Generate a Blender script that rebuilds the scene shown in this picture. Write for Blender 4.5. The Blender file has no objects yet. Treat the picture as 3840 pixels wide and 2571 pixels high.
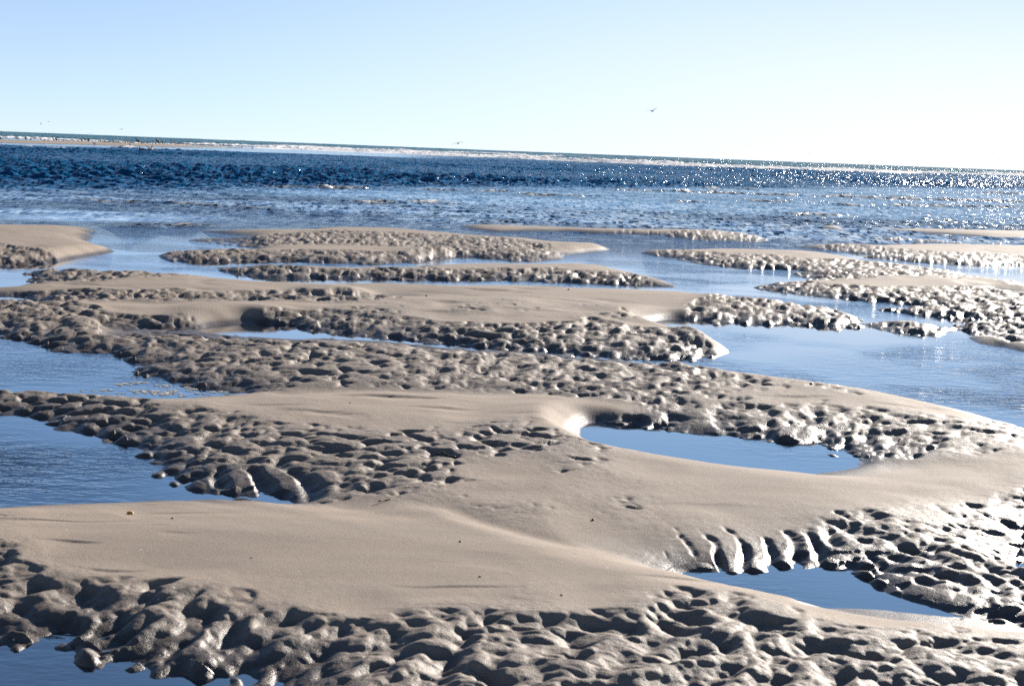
# Tidal flat with rippled sand bars and pools, sea, far sand spit with resting birds.
import bpy, bmesh, math, random
import numpy as np
random.seed(7)
C = bpy.context.scene.collection
SC = bpy.context.scene
OPS = [(1, [(-6.99, 13.11), (-5.27, 14.5), (-5.16, 14.63), (-5.05, 14.99), (-5.27, 15.4), (-5.3, 15.82), (-5.61, 16.19), (-5.49, 16.38), (-5.22, 16.51), (-4.79, 16.16), (-4.57, 16.47), (-4.31, 16.33), (-4.01, 16.18), (-3.66, 16.2), (-3.29, 15.94), (-2.58, 15.91), (-1.91, 16.3), (-1.2, 16.3), (-0.02, 16.7), (1.18, 16.7), (1.78, 16.75), (1.94, 16.65), (2.23, 16.28), (2.45, 15.95), (2.66, 15.76), (2.9, 15.54), (3.16, 15.5), (3.45, 15.36), (3.56, 15.18), (3.6, 14.68), (3.4, 13.92), (3.18, 13.94), (2.97, 14.0), (2.74, 14.13), (2.53, 13.99), (2.23, 13.96), (1.89, 13.85), (1.81, 14.16), (1.58, 14.09), (1.41, 13.9), (1.28, 13.66), (1.22, 13.55), (1.49, 13.17), (1.74, 12.75), (1.81, 12.39), (1.82, 12.13), (1.82, 11.77), (1.67, 11.54), (1.51, 11.27), (1.3, 11.03), (1.11, 11.0), (1.12, 10.73), (1.42, 10.51), (1.65, 10.32), (1.91, 10.16), (2.16, 9.95), (2.47, 9.82), (2.73, 9.55), (2.98, 9.3), (3.11, 9.03), (3.16, 8.76), (3.33, 8.13), (3.51, 6.69), (9, 4.5), (9, 1), (-9, 1), (-14, 8)]), (0, [(-1.6, 4.36), (-1.53, 4.36), (-1.46, 4.32), (-1.4, 4.38), (-1.32, 4.32), (-1.25, 4.28), (-1.2, 4.24), (-1.14, 4.2), (-1.08, 4.15), (-1.03, 4.1), (-1.0, 4.17), (-0.95, 4.18), (-0.91, 4.12), (-0.81, 4.12), (-0.75, 4.08), (-0.72, 4.04), (-0.59, 3.91), (-0.53, 3.17), (-1.86, 3.06), (-2.37, 4.38)]), (0, [(-2.93, 8.03), (-2.85, 8.08), (-2.78, 8.09), (-2.68, 7.96), (-2.6, 7.95), (-2.5, 7.9), (-2.47, 7.74), (-2.33, 7.65), (-2.23, 7.61), (-2.13, 7.47), (-2.04, 7.45), (-1.99, 7.29), (-1.86, 7.27), (-1.82, 7.12), (-1.78, 7.05), (-1.77, 6.94), (-1.66, 6.82), (-1.61, 6.65), (-1.56, 6.59), (-1.48, 6.58), (-1.43, 6.44), (-1.36, 6.39), (-1.32, 6.43), (-1.29, 6.35), (-1.16, 6.42), (-1.11, 6.32), (-1.04, 6.33), (-1.01, 6.37), (-0.97, 6.3), (-0.92, 6.13), (-1.15, 6.14), (-1.38, 6.14), (-1.55, 6.13), (-1.8, 6.07), (-1.99, 6.02), (-2.1, 5.97), (-2.56, 5.75), (-3.68, 8.01)]), (0, [(0.66, 5.42), (0.79, 5.47), (0.87, 5.44), (1.01, 5.51), (1.08, 5.57), (1.17, 5.58), (1.25, 5.59), (1.32, 5.57), (1.43, 5.57), (1.49, 5.5), (1.47, 5.37), (1.49, 5.25), (1.52, 5.16), (1.58, 5.11), (1.63, 5.04), (1.7, 5.01), (1.78, 4.97), (1.88, 4.94), (2.19, 4.87), (2.12, 4.71), (1.84, 4.83), (1.67, 4.9), (1.51, 4.96), (1.35, 5.0), (1.21, 5.0), (1.16, 4.97), (1.09, 5.04), (0.99, 5.06), (0.86, 5.12), (0.71, 5.22), (0.62, 5.31)]), (0, [(2.32, 6.2), (2.17, 5.82), (2.11, 5.72), (2.08, 5.67), (2.08, 5.58), (2.07, 5.49), (2.38, 5.08), (3.18, 5.88), (3.25, 6.5)]), (0, [(-4.08, 11.21), (-3.95, 11.07), (-3.79, 10.99), (-3.6, 10.78), (-3.37, 10.47), (-3.26, 10.48), (-3.12, 10.47), (-2.99, 10.46), (-2.82, 10.28), (-2.66, 10.02), (-2.52, 9.86), (-2.59, 9.7), (-2.54, 9.52), (-2.4, 9.45), (-2.32, 9.44), (-2.21, 9.31), (-2.04, 9.17), (-1.91, 9.08), (-1.8, 9.06), (-1.65, 9.06), (-1.61, 8.91), (-1.74, 8.86), (-1.87, 8.76), (-2.05, 8.59), (-2.2, 8.54), (-2.37, 8.5), (-2.53, 8.57), (-2.71, 8.54), (-2.84, 8.54), (-2.96, 8.61), (-3.08, 8.59), (-3.96, 8.41), (-5.42, 11.36)]), (0, [(1.98, 7.62), (1.98, 7.74), (1.95, 7.88), (1.86, 7.95), (1.79, 8.08), (1.67, 8.06), (1.49, 8.1), (1.33, 8.2), (1.15, 8.27), (1.05, 8.25), (0.94, 8.39), (0.63, 8.42), (0.49, 8.46), (0.42, 8.27), (0.4, 8.09), (0.41, 7.88), (0.5, 7.71), (0.57, 7.5), (0.72, 7.43), (0.95, 7.31), (1.2, 7.25), (1.42, 7.16), (1.52, 7.16), (1.65, 7.27), (1.81, 7.35), (1.96, 7.49)]), (0, [(-3.42, 11.7), (-3.03, 11.73), (-2.9, 11.72), (-2.7, 11.84), (-2.47, 11.66), (-2.21, 11.55), (-1.96, 11.58), (-1.37, 11.65), (-1.1, 11.64), (-0.78, 11.46), (-0.59, 11.38), (-0.35, 11.31), (-0.05, 11.29), (0.22, 11.27), (0.5, 11.17), (0.71, 11.06), (0.94, 11.02), (1.15, 10.93), (1.31, 11.05), (1.51, 11.27), (0.95, 11.18), (0.69, 11.26), (0.49, 11.37), (0.22, 11.47), (-0.09, 11.43), (-0.32, 11.63), (-0.55, 11.7), (-0.74, 11.75), (-1.05, 11.9), (-1.32, 12.01), (-1.66, 12.16), (-1.82, 12.31), (-1.99, 12.53), (-2.26, 12.6), (-2.39, 12.56), (-2.54, 12.35), (-2.64, 12.2), (-2.72, 11.92), (-2.9, 11.79), (-3.18, 11.81)]), (0, [(-5.52, 13.77), (-5.05, 13.9), (-4.9, 13.91), (-4.69, 13.78), (-4.52, 13.64), (-4.88, 13.43), (-5.32, 13.27)]), (1, [(-10.52, 23.14), (-8.71, 24.1), (-8.03, 24.34), (-7.25, 24.22), (-7.08, 24.08), (-6.99, 23.27), (-6.67, 22.46), (-6.52, 21.48), (-6.01, 20.56), (-5.56, 19.76), (-5.63, 19.41), (-5.72, 18.67), (-5.82, 17.42), (-5.94, 16.99), (-6.12, 16.87), (-7.3, 15.97)]), (1, [(-5.76, 25.0), (-5.17, 25.11), (-3.83, 26.24), (-3.88, 26.97), (-3.23, 27.25), (-2.82, 27.16), (-1.88, 26.72), (-0.95, 25.81), (-0.09, 25.72), (0.62, 25.16), (1.01, 24.31), (1.28, 24.4), (1.65, 24.51), (1.48, 23.82), (1.13, 23.25), (0.69, 22.3), (0.72, 21.59), (0.18, 20.85), (-0.13, 20.85), (-0.53, 21.16), (-0.82, 21.18), (-1.13, 20.7), (-1.39, 19.87), (-1.92, 19.28), (-2.59, 19.13), (-2.98, 19.31), (-3.36, 18.98), (-3.62, 18.86), (-4.0, 18.44), (-4.46, 18.44), (-4.69, 18.97), (-4.91, 19.54), (-4.84, 19.57), (-4.57, 20.19), (-4.01, 20.55), (-3.95, 21.27), (-4.11, 21.54), (-4.34, 21.53), (-4.94, 22.44), (-5.33, 22.41), (-5.07, 23.01), (-4.44, 23.9), (-5.07, 24.56)]), (1, [(-3.8, 17.94), (-3.58, 17.96), (-3.14, 18.02), (-2.6, 18.2), (-2.16, 18.29), (-1.5, 18.6), (-1.04, 19.74), (-0.32, 19.81), (0.17, 20.19), (0.63, 20.32), (1.09, 20.51), (1.36, 20.36), (1.35, 19.79), (1.59, 19.38), (1.89, 18.54), (2.04, 17.6), (1.57, 17.77), (1.27, 17.71), (-0.02, 17.64), (-1.28, 17.21), (-2.33, 17.01), (-2.76, 16.79), (-2.94, 16.82), (-3.27, 17.07), (-3.62, 17.53)]), (1, [(-1.28, 29.96), (-0.78, 30.07), (0.56, 30.09), (1.92, 30.33), (3.89, 31.41), (4.27, 31.15), (4.84, 30.52), (5.01, 29.57), (5.21, 29.19), (4.7, 28.36), (3.55, 27.9), (3.06, 29.0), (2.85, 29.32), (1.86, 29.23), (0.88, 29.14), (-0.41, 28.26), (-0.91, 28.78)]), (1, [(2.03, 23.74), (2.57, 24.33), (3.25, 24.99), (4.27, 25.15), (5.07, 25.13), (5.7, 24.37), (5.86, 23.43), (5.87, 22.49), (6.18, 22.33), (6.63, 21.83), (6.82, 21.3), (6.66, 20.29), (7.08, 19.72), (9.32, 20.08), (5.43, 11.56), (4.58, 12.63), (4.46, 12.98), (4.3, 13.05), (4.35, 13.4), (4.6, 13.73), (4.54, 13.96), (4.4, 14.17), (4.76, 14.71), (4.98, 14.85), (4.85, 15.09), (4.63, 15.24), (4.41, 15.42), (4.23, 15.66), (4.06, 15.71), (4.09, 15.83), (4.44, 15.85), (4.74, 16.25), (4.62, 16.49), (4.4, 16.77), (4.22, 16.67), (3.94, 16.99), (3.54, 17.29), (3.22, 17.63), (3.01, 17.96), (3.36, 18.43), (4.0, 19.2), (4.15, 19.75), (4.06, 20.35), (4.42, 21.16), (3.85, 21.19), (3.26, 21.3), (2.9, 21.58), (2.69, 22.38), (2.43, 22.87)]), (0, [(6.02, 18.74), (6.42, 18.97), (6.73, 18.73), (7.71, 18.89), (7.39, 18.09), (6.49, 18.05), (6.24, 18.12), (6.04, 18.35)]), (1, [(5.36, 27.38), (5.9, 27.7), (6.46, 27.56), (7.25, 28.44), (7.64, 28.78), (8.38, 29.23), (10.68, 30.08), (14.11, 30.7), (11.61, 25.1), (8.66, 24.21), (7.91, 23.85), (7.17, 23.94), (6.68, 24.05), (6.4, 24.44), (6.09, 24.77), (6.5, 25.37), (6.04, 25.73), (5.7, 26.74)]), (1, [(8.57, 35.24), (9.33, 35.84), (10.37, 36.23), (13.2, 37.22), (17.76, 38.68), (16.35, 35.5), (12.01, 33.75), (11.17, 33.84), (10.48, 34.58), (9.35, 35.19)]), (1, [(7.69, 31.03), (8.35, 31.4), (9.28, 31.13), (10.65, 31.22), (11.23, 31.52), (10.31, 31.24), (9.02, 30.83), (8.16, 30.85)]), (1, [(7.55, 36.0), (7.86, 36.49), (8.2, 36.47), (8.2, 35.59), (7.71, 34.88)]), (1, [(3.56, 14.19), (3.75, 14.45), (3.98, 14.39), (4.08, 14.27), (4.27, 14.21), (4.19, 13.91), (4.01, 13.47), (3.96, 13.6), (3.8, 13.61), (3.7, 13.82)])]
ROUGH = [(1, [(-2.24, 5.3), (-1.87, 5.13), (-1.72, 4.91), (-1.53, 4.82), (-1.35, 4.78), (-1.16, 4.79), (-0.99, 4.71), (-0.75, 4.66), (-0.65, 4.56), (-0.51, 4.53), (-0.34, 4.6), (-0.16, 4.61), (0.02, 4.59), (0.24, 4.63), (0.38, 4.72), (0.52, 4.78), (0.68, 4.87), (0.82, 4.86), (0.99, 4.76), (1.06, 4.63), (1.16, 4.53), (1.44, 4.57), (1.71, 4.49), (2.25, 4.4), (1.57, 2.97), (-1.66, 2.72), (-3.09, 5.18)]), (0.6, [(-2.42, 5.73), (-2.12, 5.8), (-1.98, 5.78), (-1.9, 5.63), (-1.91, 5.51), (-2.26, 5.34)]), (1, [(-4.07, 8.5), (-3.1, 8.53), (-2.84, 8.45), (-2.34, 8.36), (-2.14, 8.2), (-1.94, 8.04), (-1.71, 7.94), (-1.48, 7.94), (-1.23, 7.75), (-1.01, 7.46), (-0.45, 7.46), (-0.26, 7.57), (0.0, 7.67), (0.23, 7.63), (0.38, 7.47), (0.63, 7.15), (0.4, 7.07), (0.16, 6.95), (-0.19, 6.76), (-0.24, 6.4), (-0.33, 6.28), (-0.52, 6.05), (-0.86, 6.0), (-1.05, 6.08), (-1.29, 6.1), (-1.57, 6.31), (-1.77, 6.6), (-1.96, 6.81), (-3.16, 6.59)]), (1, [(0.34, 5.34), (0.44, 5.53), (0.62, 5.66), (0.79, 5.7), (0.94, 5.79), (1.14, 5.87), (1.3, 6.01), (1.54, 6.11), (1.86, 6.31), (2.04, 6.37), (2.25, 6.57), (2.54, 6.83), (3.69, 7.44), (2.38, 4.67), (1.83, 4.83), (1.63, 4.91), (1.5, 5.05), (1.44, 5.23), (1.41, 5.4), (1.16, 5.41), (0.83, 5.28), (0.64, 5.22)]), (1, [(0.61, 8.47), (0.69, 8.62), (1.52, 8.7), (1.96, 8.74), (2.32, 8.88), (2.52, 8.8), (2.84, 8.75), (3.18, 8.65), (4.04, 8.52), (3.65, 7.67), (2.78, 7.51), (2.23, 7.4), (1.91, 7.3), (1.56, 7.52), (0.75, 8.03), (0.61, 8.17)]), (1, [(-6.78, 12.71), (-4.72, 12.99), (-4.22, 13.13), (-3.84, 12.76), (-3.52, 12.4), (-3.18, 12.29), (-2.7, 12.19), (-2.52, 11.88), (-2.18, 11.99), (-1.9, 11.25), (-1.32, 11.26), (0.48, 10.8), (0.91, 10.68), (1.2, 10.51), (1.44, 10.25), (1.46, 9.83), (1.13, 9.2), (0.97, 8.68), (0.52, 8.82), (0.21, 9.09), (-0.75, 9.02), (-1.27, 8.92), (-1.67, 8.66), (-2.11, 8.47), (-5.08, 9.49)]), (0.45, [(1.16, 10.5), (1.65, 10.17), (1.91, 9.99), (2.15, 9.76), (2.45, 9.29), (2.71, 8.96), (2.31, 8.83), (1.51, 8.66), (0.8, 8.64)]), (1, [(-2.41, 12.65), (-2.26, 12.98), (-1.79, 13.1), (-1.36, 12.9), (-0.89, 12.7), (-0.52, 12.39), (-0.0, 12.4), (0.53, 12.8), (1.06, 12.67), (1.52, 12.58), (1.77, 11.38), (1.37, 10.62), (0.66, 10.71), (-0.09, 10.87), (-0.7, 11.15), (-1.53, 11.56), (-2.19, 12.05)]), (1, [(-5.75, 13.7), (-4.84, 14.13), (-4.07, 14.05), (-3.62, 13.99), (-2.91, 14.13), (-2.02, 14.6), (-1.74, 14.71), (-1.01, 14.58), (-1.2, 14.25), (-1.98, 13.81), (-2.54, 13.7), (-3.05, 13.42), (-3.28, 13.22), (-3.75, 13.16), (-4.22, 13.13), (-5.34, 12.72)]), (1, [(-5.78, 16.44), (-5.27, 16.68), (-4.35, 16.5), (-3.72, 16.36), (-3.47, 16.05), (-3.84, 15.5), (-4.29, 14.91), (-5.01, 14.54)]), (1, [(1.8, 15.04), (2.33, 16.01), (2.71, 15.92), (3.22, 15.68), (3.51, 15.54), (3.58, 14.42), (3.35, 13.48), (1.81, 13.41), (1.68, 14.02)]), (1, [(3.0, 17.89), (3.81, 18.67), (4.14, 17.89), (4.91, 17.75), (5.8, 18.03), (5.91, 17.74), (6.32, 17.56), (8.19, 17.62), (5.26, 11.19), (4.25, 13.76), (3.99, 15.42), (4.1, 16.2)]), (1, [(1.94, 23.21), (2.52, 23.71), (3.12, 23.23), (3.94, 23.07), (4.56, 22.43), (5.56, 22.13), (5.76, 21.97), (6.83, 21.25), (6.6, 19.84), (8.45, 19.81), (6.81, 18.96), (6.34, 19.74), (5.07, 19.28), (3.93, 18.65), (3.93, 19.95), (3.12, 20.58), (2.36, 22.14)]), (1, [(-5.23, 21.79), (-5.06, 22.99), (-4.35, 23.45), (-2.98, 25.04), (-2.03, 24.87), (-0.16, 24.53), (0.51, 23.55), (0.69, 21.83), (0.18, 20.31), (-1.1, 20.06), (-1.34, 19.27), (-2.52, 18.61), (-4.12, 17.83), (-4.85, 19.16), (-4.78, 19.71), (-3.87, 19.94), (-2.43, 20.45), (-1.48, 20.69), (-1.19, 21.68), (-2.6, 21.9), (-4.0, 20.98)]), (1, [(-3.77, 17.66), (-3.11, 17.77), (-2.09, 17.64), (-0.79, 18.24), (0.6, 18.66), (1.62, 18.32), (2.02, 17.15), (0.23, 17.17), (-1.35, 16.78), (-2.86, 16.34), (-3.48, 17.0)]), (1, [(0.89, 28.89), (3.14, 29.74), (4.83, 29.91), (5.16, 28.75), (3.91, 27.31), (1.93, 28.28)]), (1, [(5.23, 26.84), (6.46, 27.56), (6.82, 26.07), (9.02, 25.26), (10.85, 25.55), (10.39, 24.44), (7.24, 23.15), (6.06, 23.63), (5.52, 25.91)]), (1, [(-7.87, 18.77), (-6.87, 18.92), (-6.14, 18.33), (-5.69, 17.91), (-5.68, 16.95), (-6.65, 15.84)]), (1, [(3.51, 14.14), (3.73, 14.37), (4.29, 14.17), (4.03, 13.27), (3.71, 13.31)]), (1, [(7.6, 30.93), (8.45, 31.76), (11.34, 31.82), (11.01, 30.9), (7.7, 30.15)]), (0.31, [(-0.52, 6.03), (-0.5, 6.49), (-0.19, 6.76), (0.4, 7.14), (0.63, 7.18), (0.99, 7.03), (0.73, 6.27), (0.45, 5.69), (0.27, 5.5), (0.01, 5.67), (-0.22, 5.93)]), (0.2, [(-1.62, 8.39), (-0.83, 8.56), (-0.01, 8.21), (0.23, 7.85), (-0.01, 7.84), (-1.03, 7.6), (-1.5, 8.06)]), (0.34, [(-1.75, 13.74), (-0.61, 14.41), (1.02, 14.49), (1.36, 13.66), (1.06, 12.63), (-0.52, 12.33), (-1.52, 12.91)])]
SRC = [(0.42, [(-0.79, 6.1), (-0.53, 6.02), (-0.28, 5.98), (-0.15, 5.83), (-0.06, 5.7), (0.09, 5.58), (0.2, 5.51), (0.34, 5.44), (0.51, 5.34)]), (0.35, [(-4.17, 13.12), (-3.69, 13.11), (-3.22, 13.16), (-3.0, 13.36), (-2.5, 13.68), (-1.95, 13.74), (-1.64, 14.1)]), (0.15, [(-1.98, 14.35), (-1.88, 14.52), (-1.76, 14.72), (-1.47, 14.83), (-1.14, 14.95)]), (0.2, [(-1.48, 8.74), (-1.23, 8.87), (-1.02, 8.94), (-0.73, 8.96), (-0.36, 9.02), (0.02, 9.06), (0.2, 9.04), (0.38, 8.92)]), (0.3, [(-1.27, 22.98), (-1.53, 21.92), (-2.6, 21.86), (-3.72, 21.23)])]
ROLL = [(0.07, [(-10.77, 34.66), (-9.8, 35.18), (-8.87, 35.26)]), (0.05, [(-8.58, 35.57), (-7.12, 34.95), (-5.81, 34.09)]), (0.06, [(-9.92, 28.6), (-9.71, 28.79)]), (0.05, [(-7.33, 25.46), (-6.57, 25.84), (-5.92, 27.0)]), (0.07, [(-4.77, 39.66), (-3.4, 41.35), (-1.61, 42.61)]), (0.08, [(-3.72, 53.63), (-1.98, 55.32), (-0.07, 56.46)]), (0.08, [(0.06, 52.18), (1.38, 53.51), (2.78, 54.27)]), (0.12, [(4.02, 64.54), (6.9, 66.34), (10.74, 67.14), (13.57, 67.82), (19.93, 69.82), (25.77, 72.85), (32.49, 73.93)]), (0.05, [(-0.71, 31.52), (0.09, 32.14)]), (0.08, [(5.39, 51.65), (7.38, 52.44)]), (0.07, [(8.72, 55.3), (11.1, 58.54)]), (0.07, [(12.05, 54.88), (13.5, 55.53)]), (0.09, [(14.28, 56.31), (17.91, 59.68), (22.07, 62.34), (28.82, 65.52)]), (0.06, [(8.13, 42.99), (9.98, 45.35)]), (0.07, [(11.96, 42.72), (13.54, 42.5)]), (0.1, [(9.33, 76.19), (11.03, 78.16), (13.14, 76.89)]), (0.12, [(30.88, 97.13), (34.06, 96.39), (41.39, 98.45)]), (0.06, [(-9.35, 50.52), (-7.54, 51.03), (-5.4, 53.44)])]
CLODS = [(-1.263, 4.191, 0.036, 0.045), (-1.369, 4.292, 0.02, 0.012), (-1.54, 6.475, 0.022, 0.018), (1.416, 5.419, 0.03, 0.03), (1.45, 5.302, 0.03, 0.03), (-3.187, 10.895, 0.03, 0.012), (1.8, 7.721, 0.02, 0.01)]
RIPPLE = [(-3.283, 9.627, 1.3, 1.0), (-2.702, 9.088, 0.6, 0.6), (-2.32, 6.717, 0.8, 0.9), (-1.858, 6.919, 0.5, 0.4), (3.309, 11.031, 2.2, 0.8), (3.336, 9.832, 1.5, 0.9), (3.675, 20.184, 2.5, 0.8), (2.418, 19.202, 2.5, 0.9), (3.726, 16.883, 2, 0.7), (3.489, 28.033, 3, 0.8), (-4.631, 17.218, 1.5, 0.6), (1.467, 7.716, 0.5, 0.12), (1.131, 5.245, 0.4, 0.2), (-1.259, 4.096, 0.5, 0.25)]
SHORE = [(-51.7, 183.1, -49.1, 184.9, 0.3), (-51.8, 157.7, -49.6, 159.0, 0.1), (-56.2, 155.0, -55.5, 155.5, 0.2), (-55.9, 161.0, -54.2, 158.6, 0.1), (-45.5, 182.9, -42.8, 184.7, 0.1)]
RIDGES = [(0.931, 5.547, 0.5, 0.42, 0.105, 0.15, 0.55), (1.645, 5.457, 0.5, 0.4, 0.1, 0.4, 0.15), (-1.105, 6.405, 0.35, 0.3, 0.17, 0.3, 0.7)]
BAYS = [(0.375, 8.104, 0.5), (1.315, 13.755, 0.6), (-2.566, 12.661, 0.5), (-1.91, 14.77, 0.4), (1.313, 23.602, 0.9), (-1.143, 20.848, 0.6), (-5.749, 18.751, 1.0), (5.974, 18.682, 0.6), (1.815, 12.314, 0.45)]
FLAT = [(0.8, [(-3.45, 11.82), (-3.06, 11.85), (-2.73, 11.96), (-2.5, 11.78), (-2.23, 11.66), (-1.98, 11.69), (-1.38, 11.76), (-1.11, 11.76), (-0.79, 11.57), (-0.6, 11.49), (-0.36, 11.42), (-0.05, 11.39), (0.22, 11.37), (0.5, 11.27), (0.71, 11.16), (0.94, 11.12), (1.15, 11.03), (1.08, 10.29), (0.88, 10.36), (0.67, 10.4), (0.47, 10.49), (0.21, 10.59), (-0.05, 10.6), (-0.33, 10.62), (-0.55, 10.69), (-0.73, 10.76), (-1.03, 10.92), (-1.28, 10.92), (-1.83, 10.86), (-2.07, 10.84), (-2.32, 10.93), (-2.53, 11.09), (-2.84, 11.0), (-3.21, 10.97)]), (0.8, [(-5.78, 13.76), (-4.91, 13.96), (-4.42, 13.58), (-4.23, 12.99), (-5.3, 12.61)]), (0.7, [(-4.52, 18.06), (-3.59, 18.52), (-2.48, 19.07), (-2.36, 18.2), (-3.63, 17.6), (-3.81, 17.6)]), (0.7, [(-1.22, 20.85), (-0.09, 21.29), (-0.08, 19.74), (-1.13, 19.41)]), (0.7, [(-5.81, 24.11), (-4.54, 24.57), (-3.78, 20.68), (-5.02, 20.83)]), (0.6, [(1.07, 4.95), (1.34, 4.96), (1.84, 4.85), (2.14, 4.76), (2.05, 4.54), (1.76, 4.61), (1.29, 4.75), (1.05, 4.83)]), (0.5, [(-2.55, 8.75), (-2.4, 8.59), (-2.22, 8.63), (-1.89, 8.91), (-1.63, 8.99), (-1.6, 8.82), (-2.16, 8.4), (-2.46, 8.43)])]
SPIT_FRONT = [(-80.26, 176.25), (-75.91, 190.01), (-69.92, 193.0), (-69.01, 196.56), (-66.64, 217.5), (-61.98, 230.24), (-60.85, 252.19), (-61.97, 275.99), (-61.96, 306.44), (-56.97, 310.31)]
SPIT_BACK = [(-105.13, 230.91), (-99.47, 249.01), (-89.41, 246.81), (-87.48, 249.17), (-90.97, 296.89), (-80.53, 299.16), (-74.32, 308.0), (-69.08, 307.64), (-63.71, 315.08), (-55.39, 301.7)]
TWIGS = [([(-0.352, 6.905, 0.012), (-0.323, 6.917, 0.016), (-0.29, 6.892, 0.01), (-0.258, 6.885, 0.006)], 0.007, 'thick black kinked twig on the rippled sand left of the crescent pool'), ([(-0.551, 6.019, 0.006), (-0.526, 6.047, 0.005), (-0.501, 6.071, 0.004)], 0.0032, 'thin straight dark twig at the foot of the rippled bank')]
SHELL = (-1.538, 5.674)
PEBBLES = [(-1.341, 5.587, 0.006, 'dark pebble right of the orange shell on the near bar'), (-0.17, 5.364, 0.006, 'pebble on the middle of the near bar crest, below the twig'), (-0.082, 4.922, 0.005, 'brown pebble alone in the centre of the smooth near bar'), (0.37, 5.847, 0.008, 'dark pebble with a shadow on the smooth apron below the crescent pool'), (2.044, 9.564, 0.012, 'dark pebble on the edge of the large right pool'), (0.204, 4.721, 0.005, 'pebble near the lower right edge of the smooth near bar'), (-0.926, 5.068, 0.004, 'small pebble low on the left half of the near bar'), (-0.94, 8.263, 0.006, 'pebble on the back edge of the middle bar, left'), (-0.916, 14.852, 0.015, 'larger pebble on the far smooth bar'), (0.607, 15.733, 0.015, 'pebble toward the right end of the far smooth bar')]
SCUM = [(-2.151, 8.886, 0.28, 0.05, 26), (-2.256, 9.035, 0.3, 0.12, 12), (-2.121, 9.12, 0.15, 0.08, 14), (-1.988, 9.067, 0.12, 0.05, 8), (-2.264, 8.8, 0.2, 0.04, 10)]
CAM = (0.133998, 0.038523)
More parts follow.
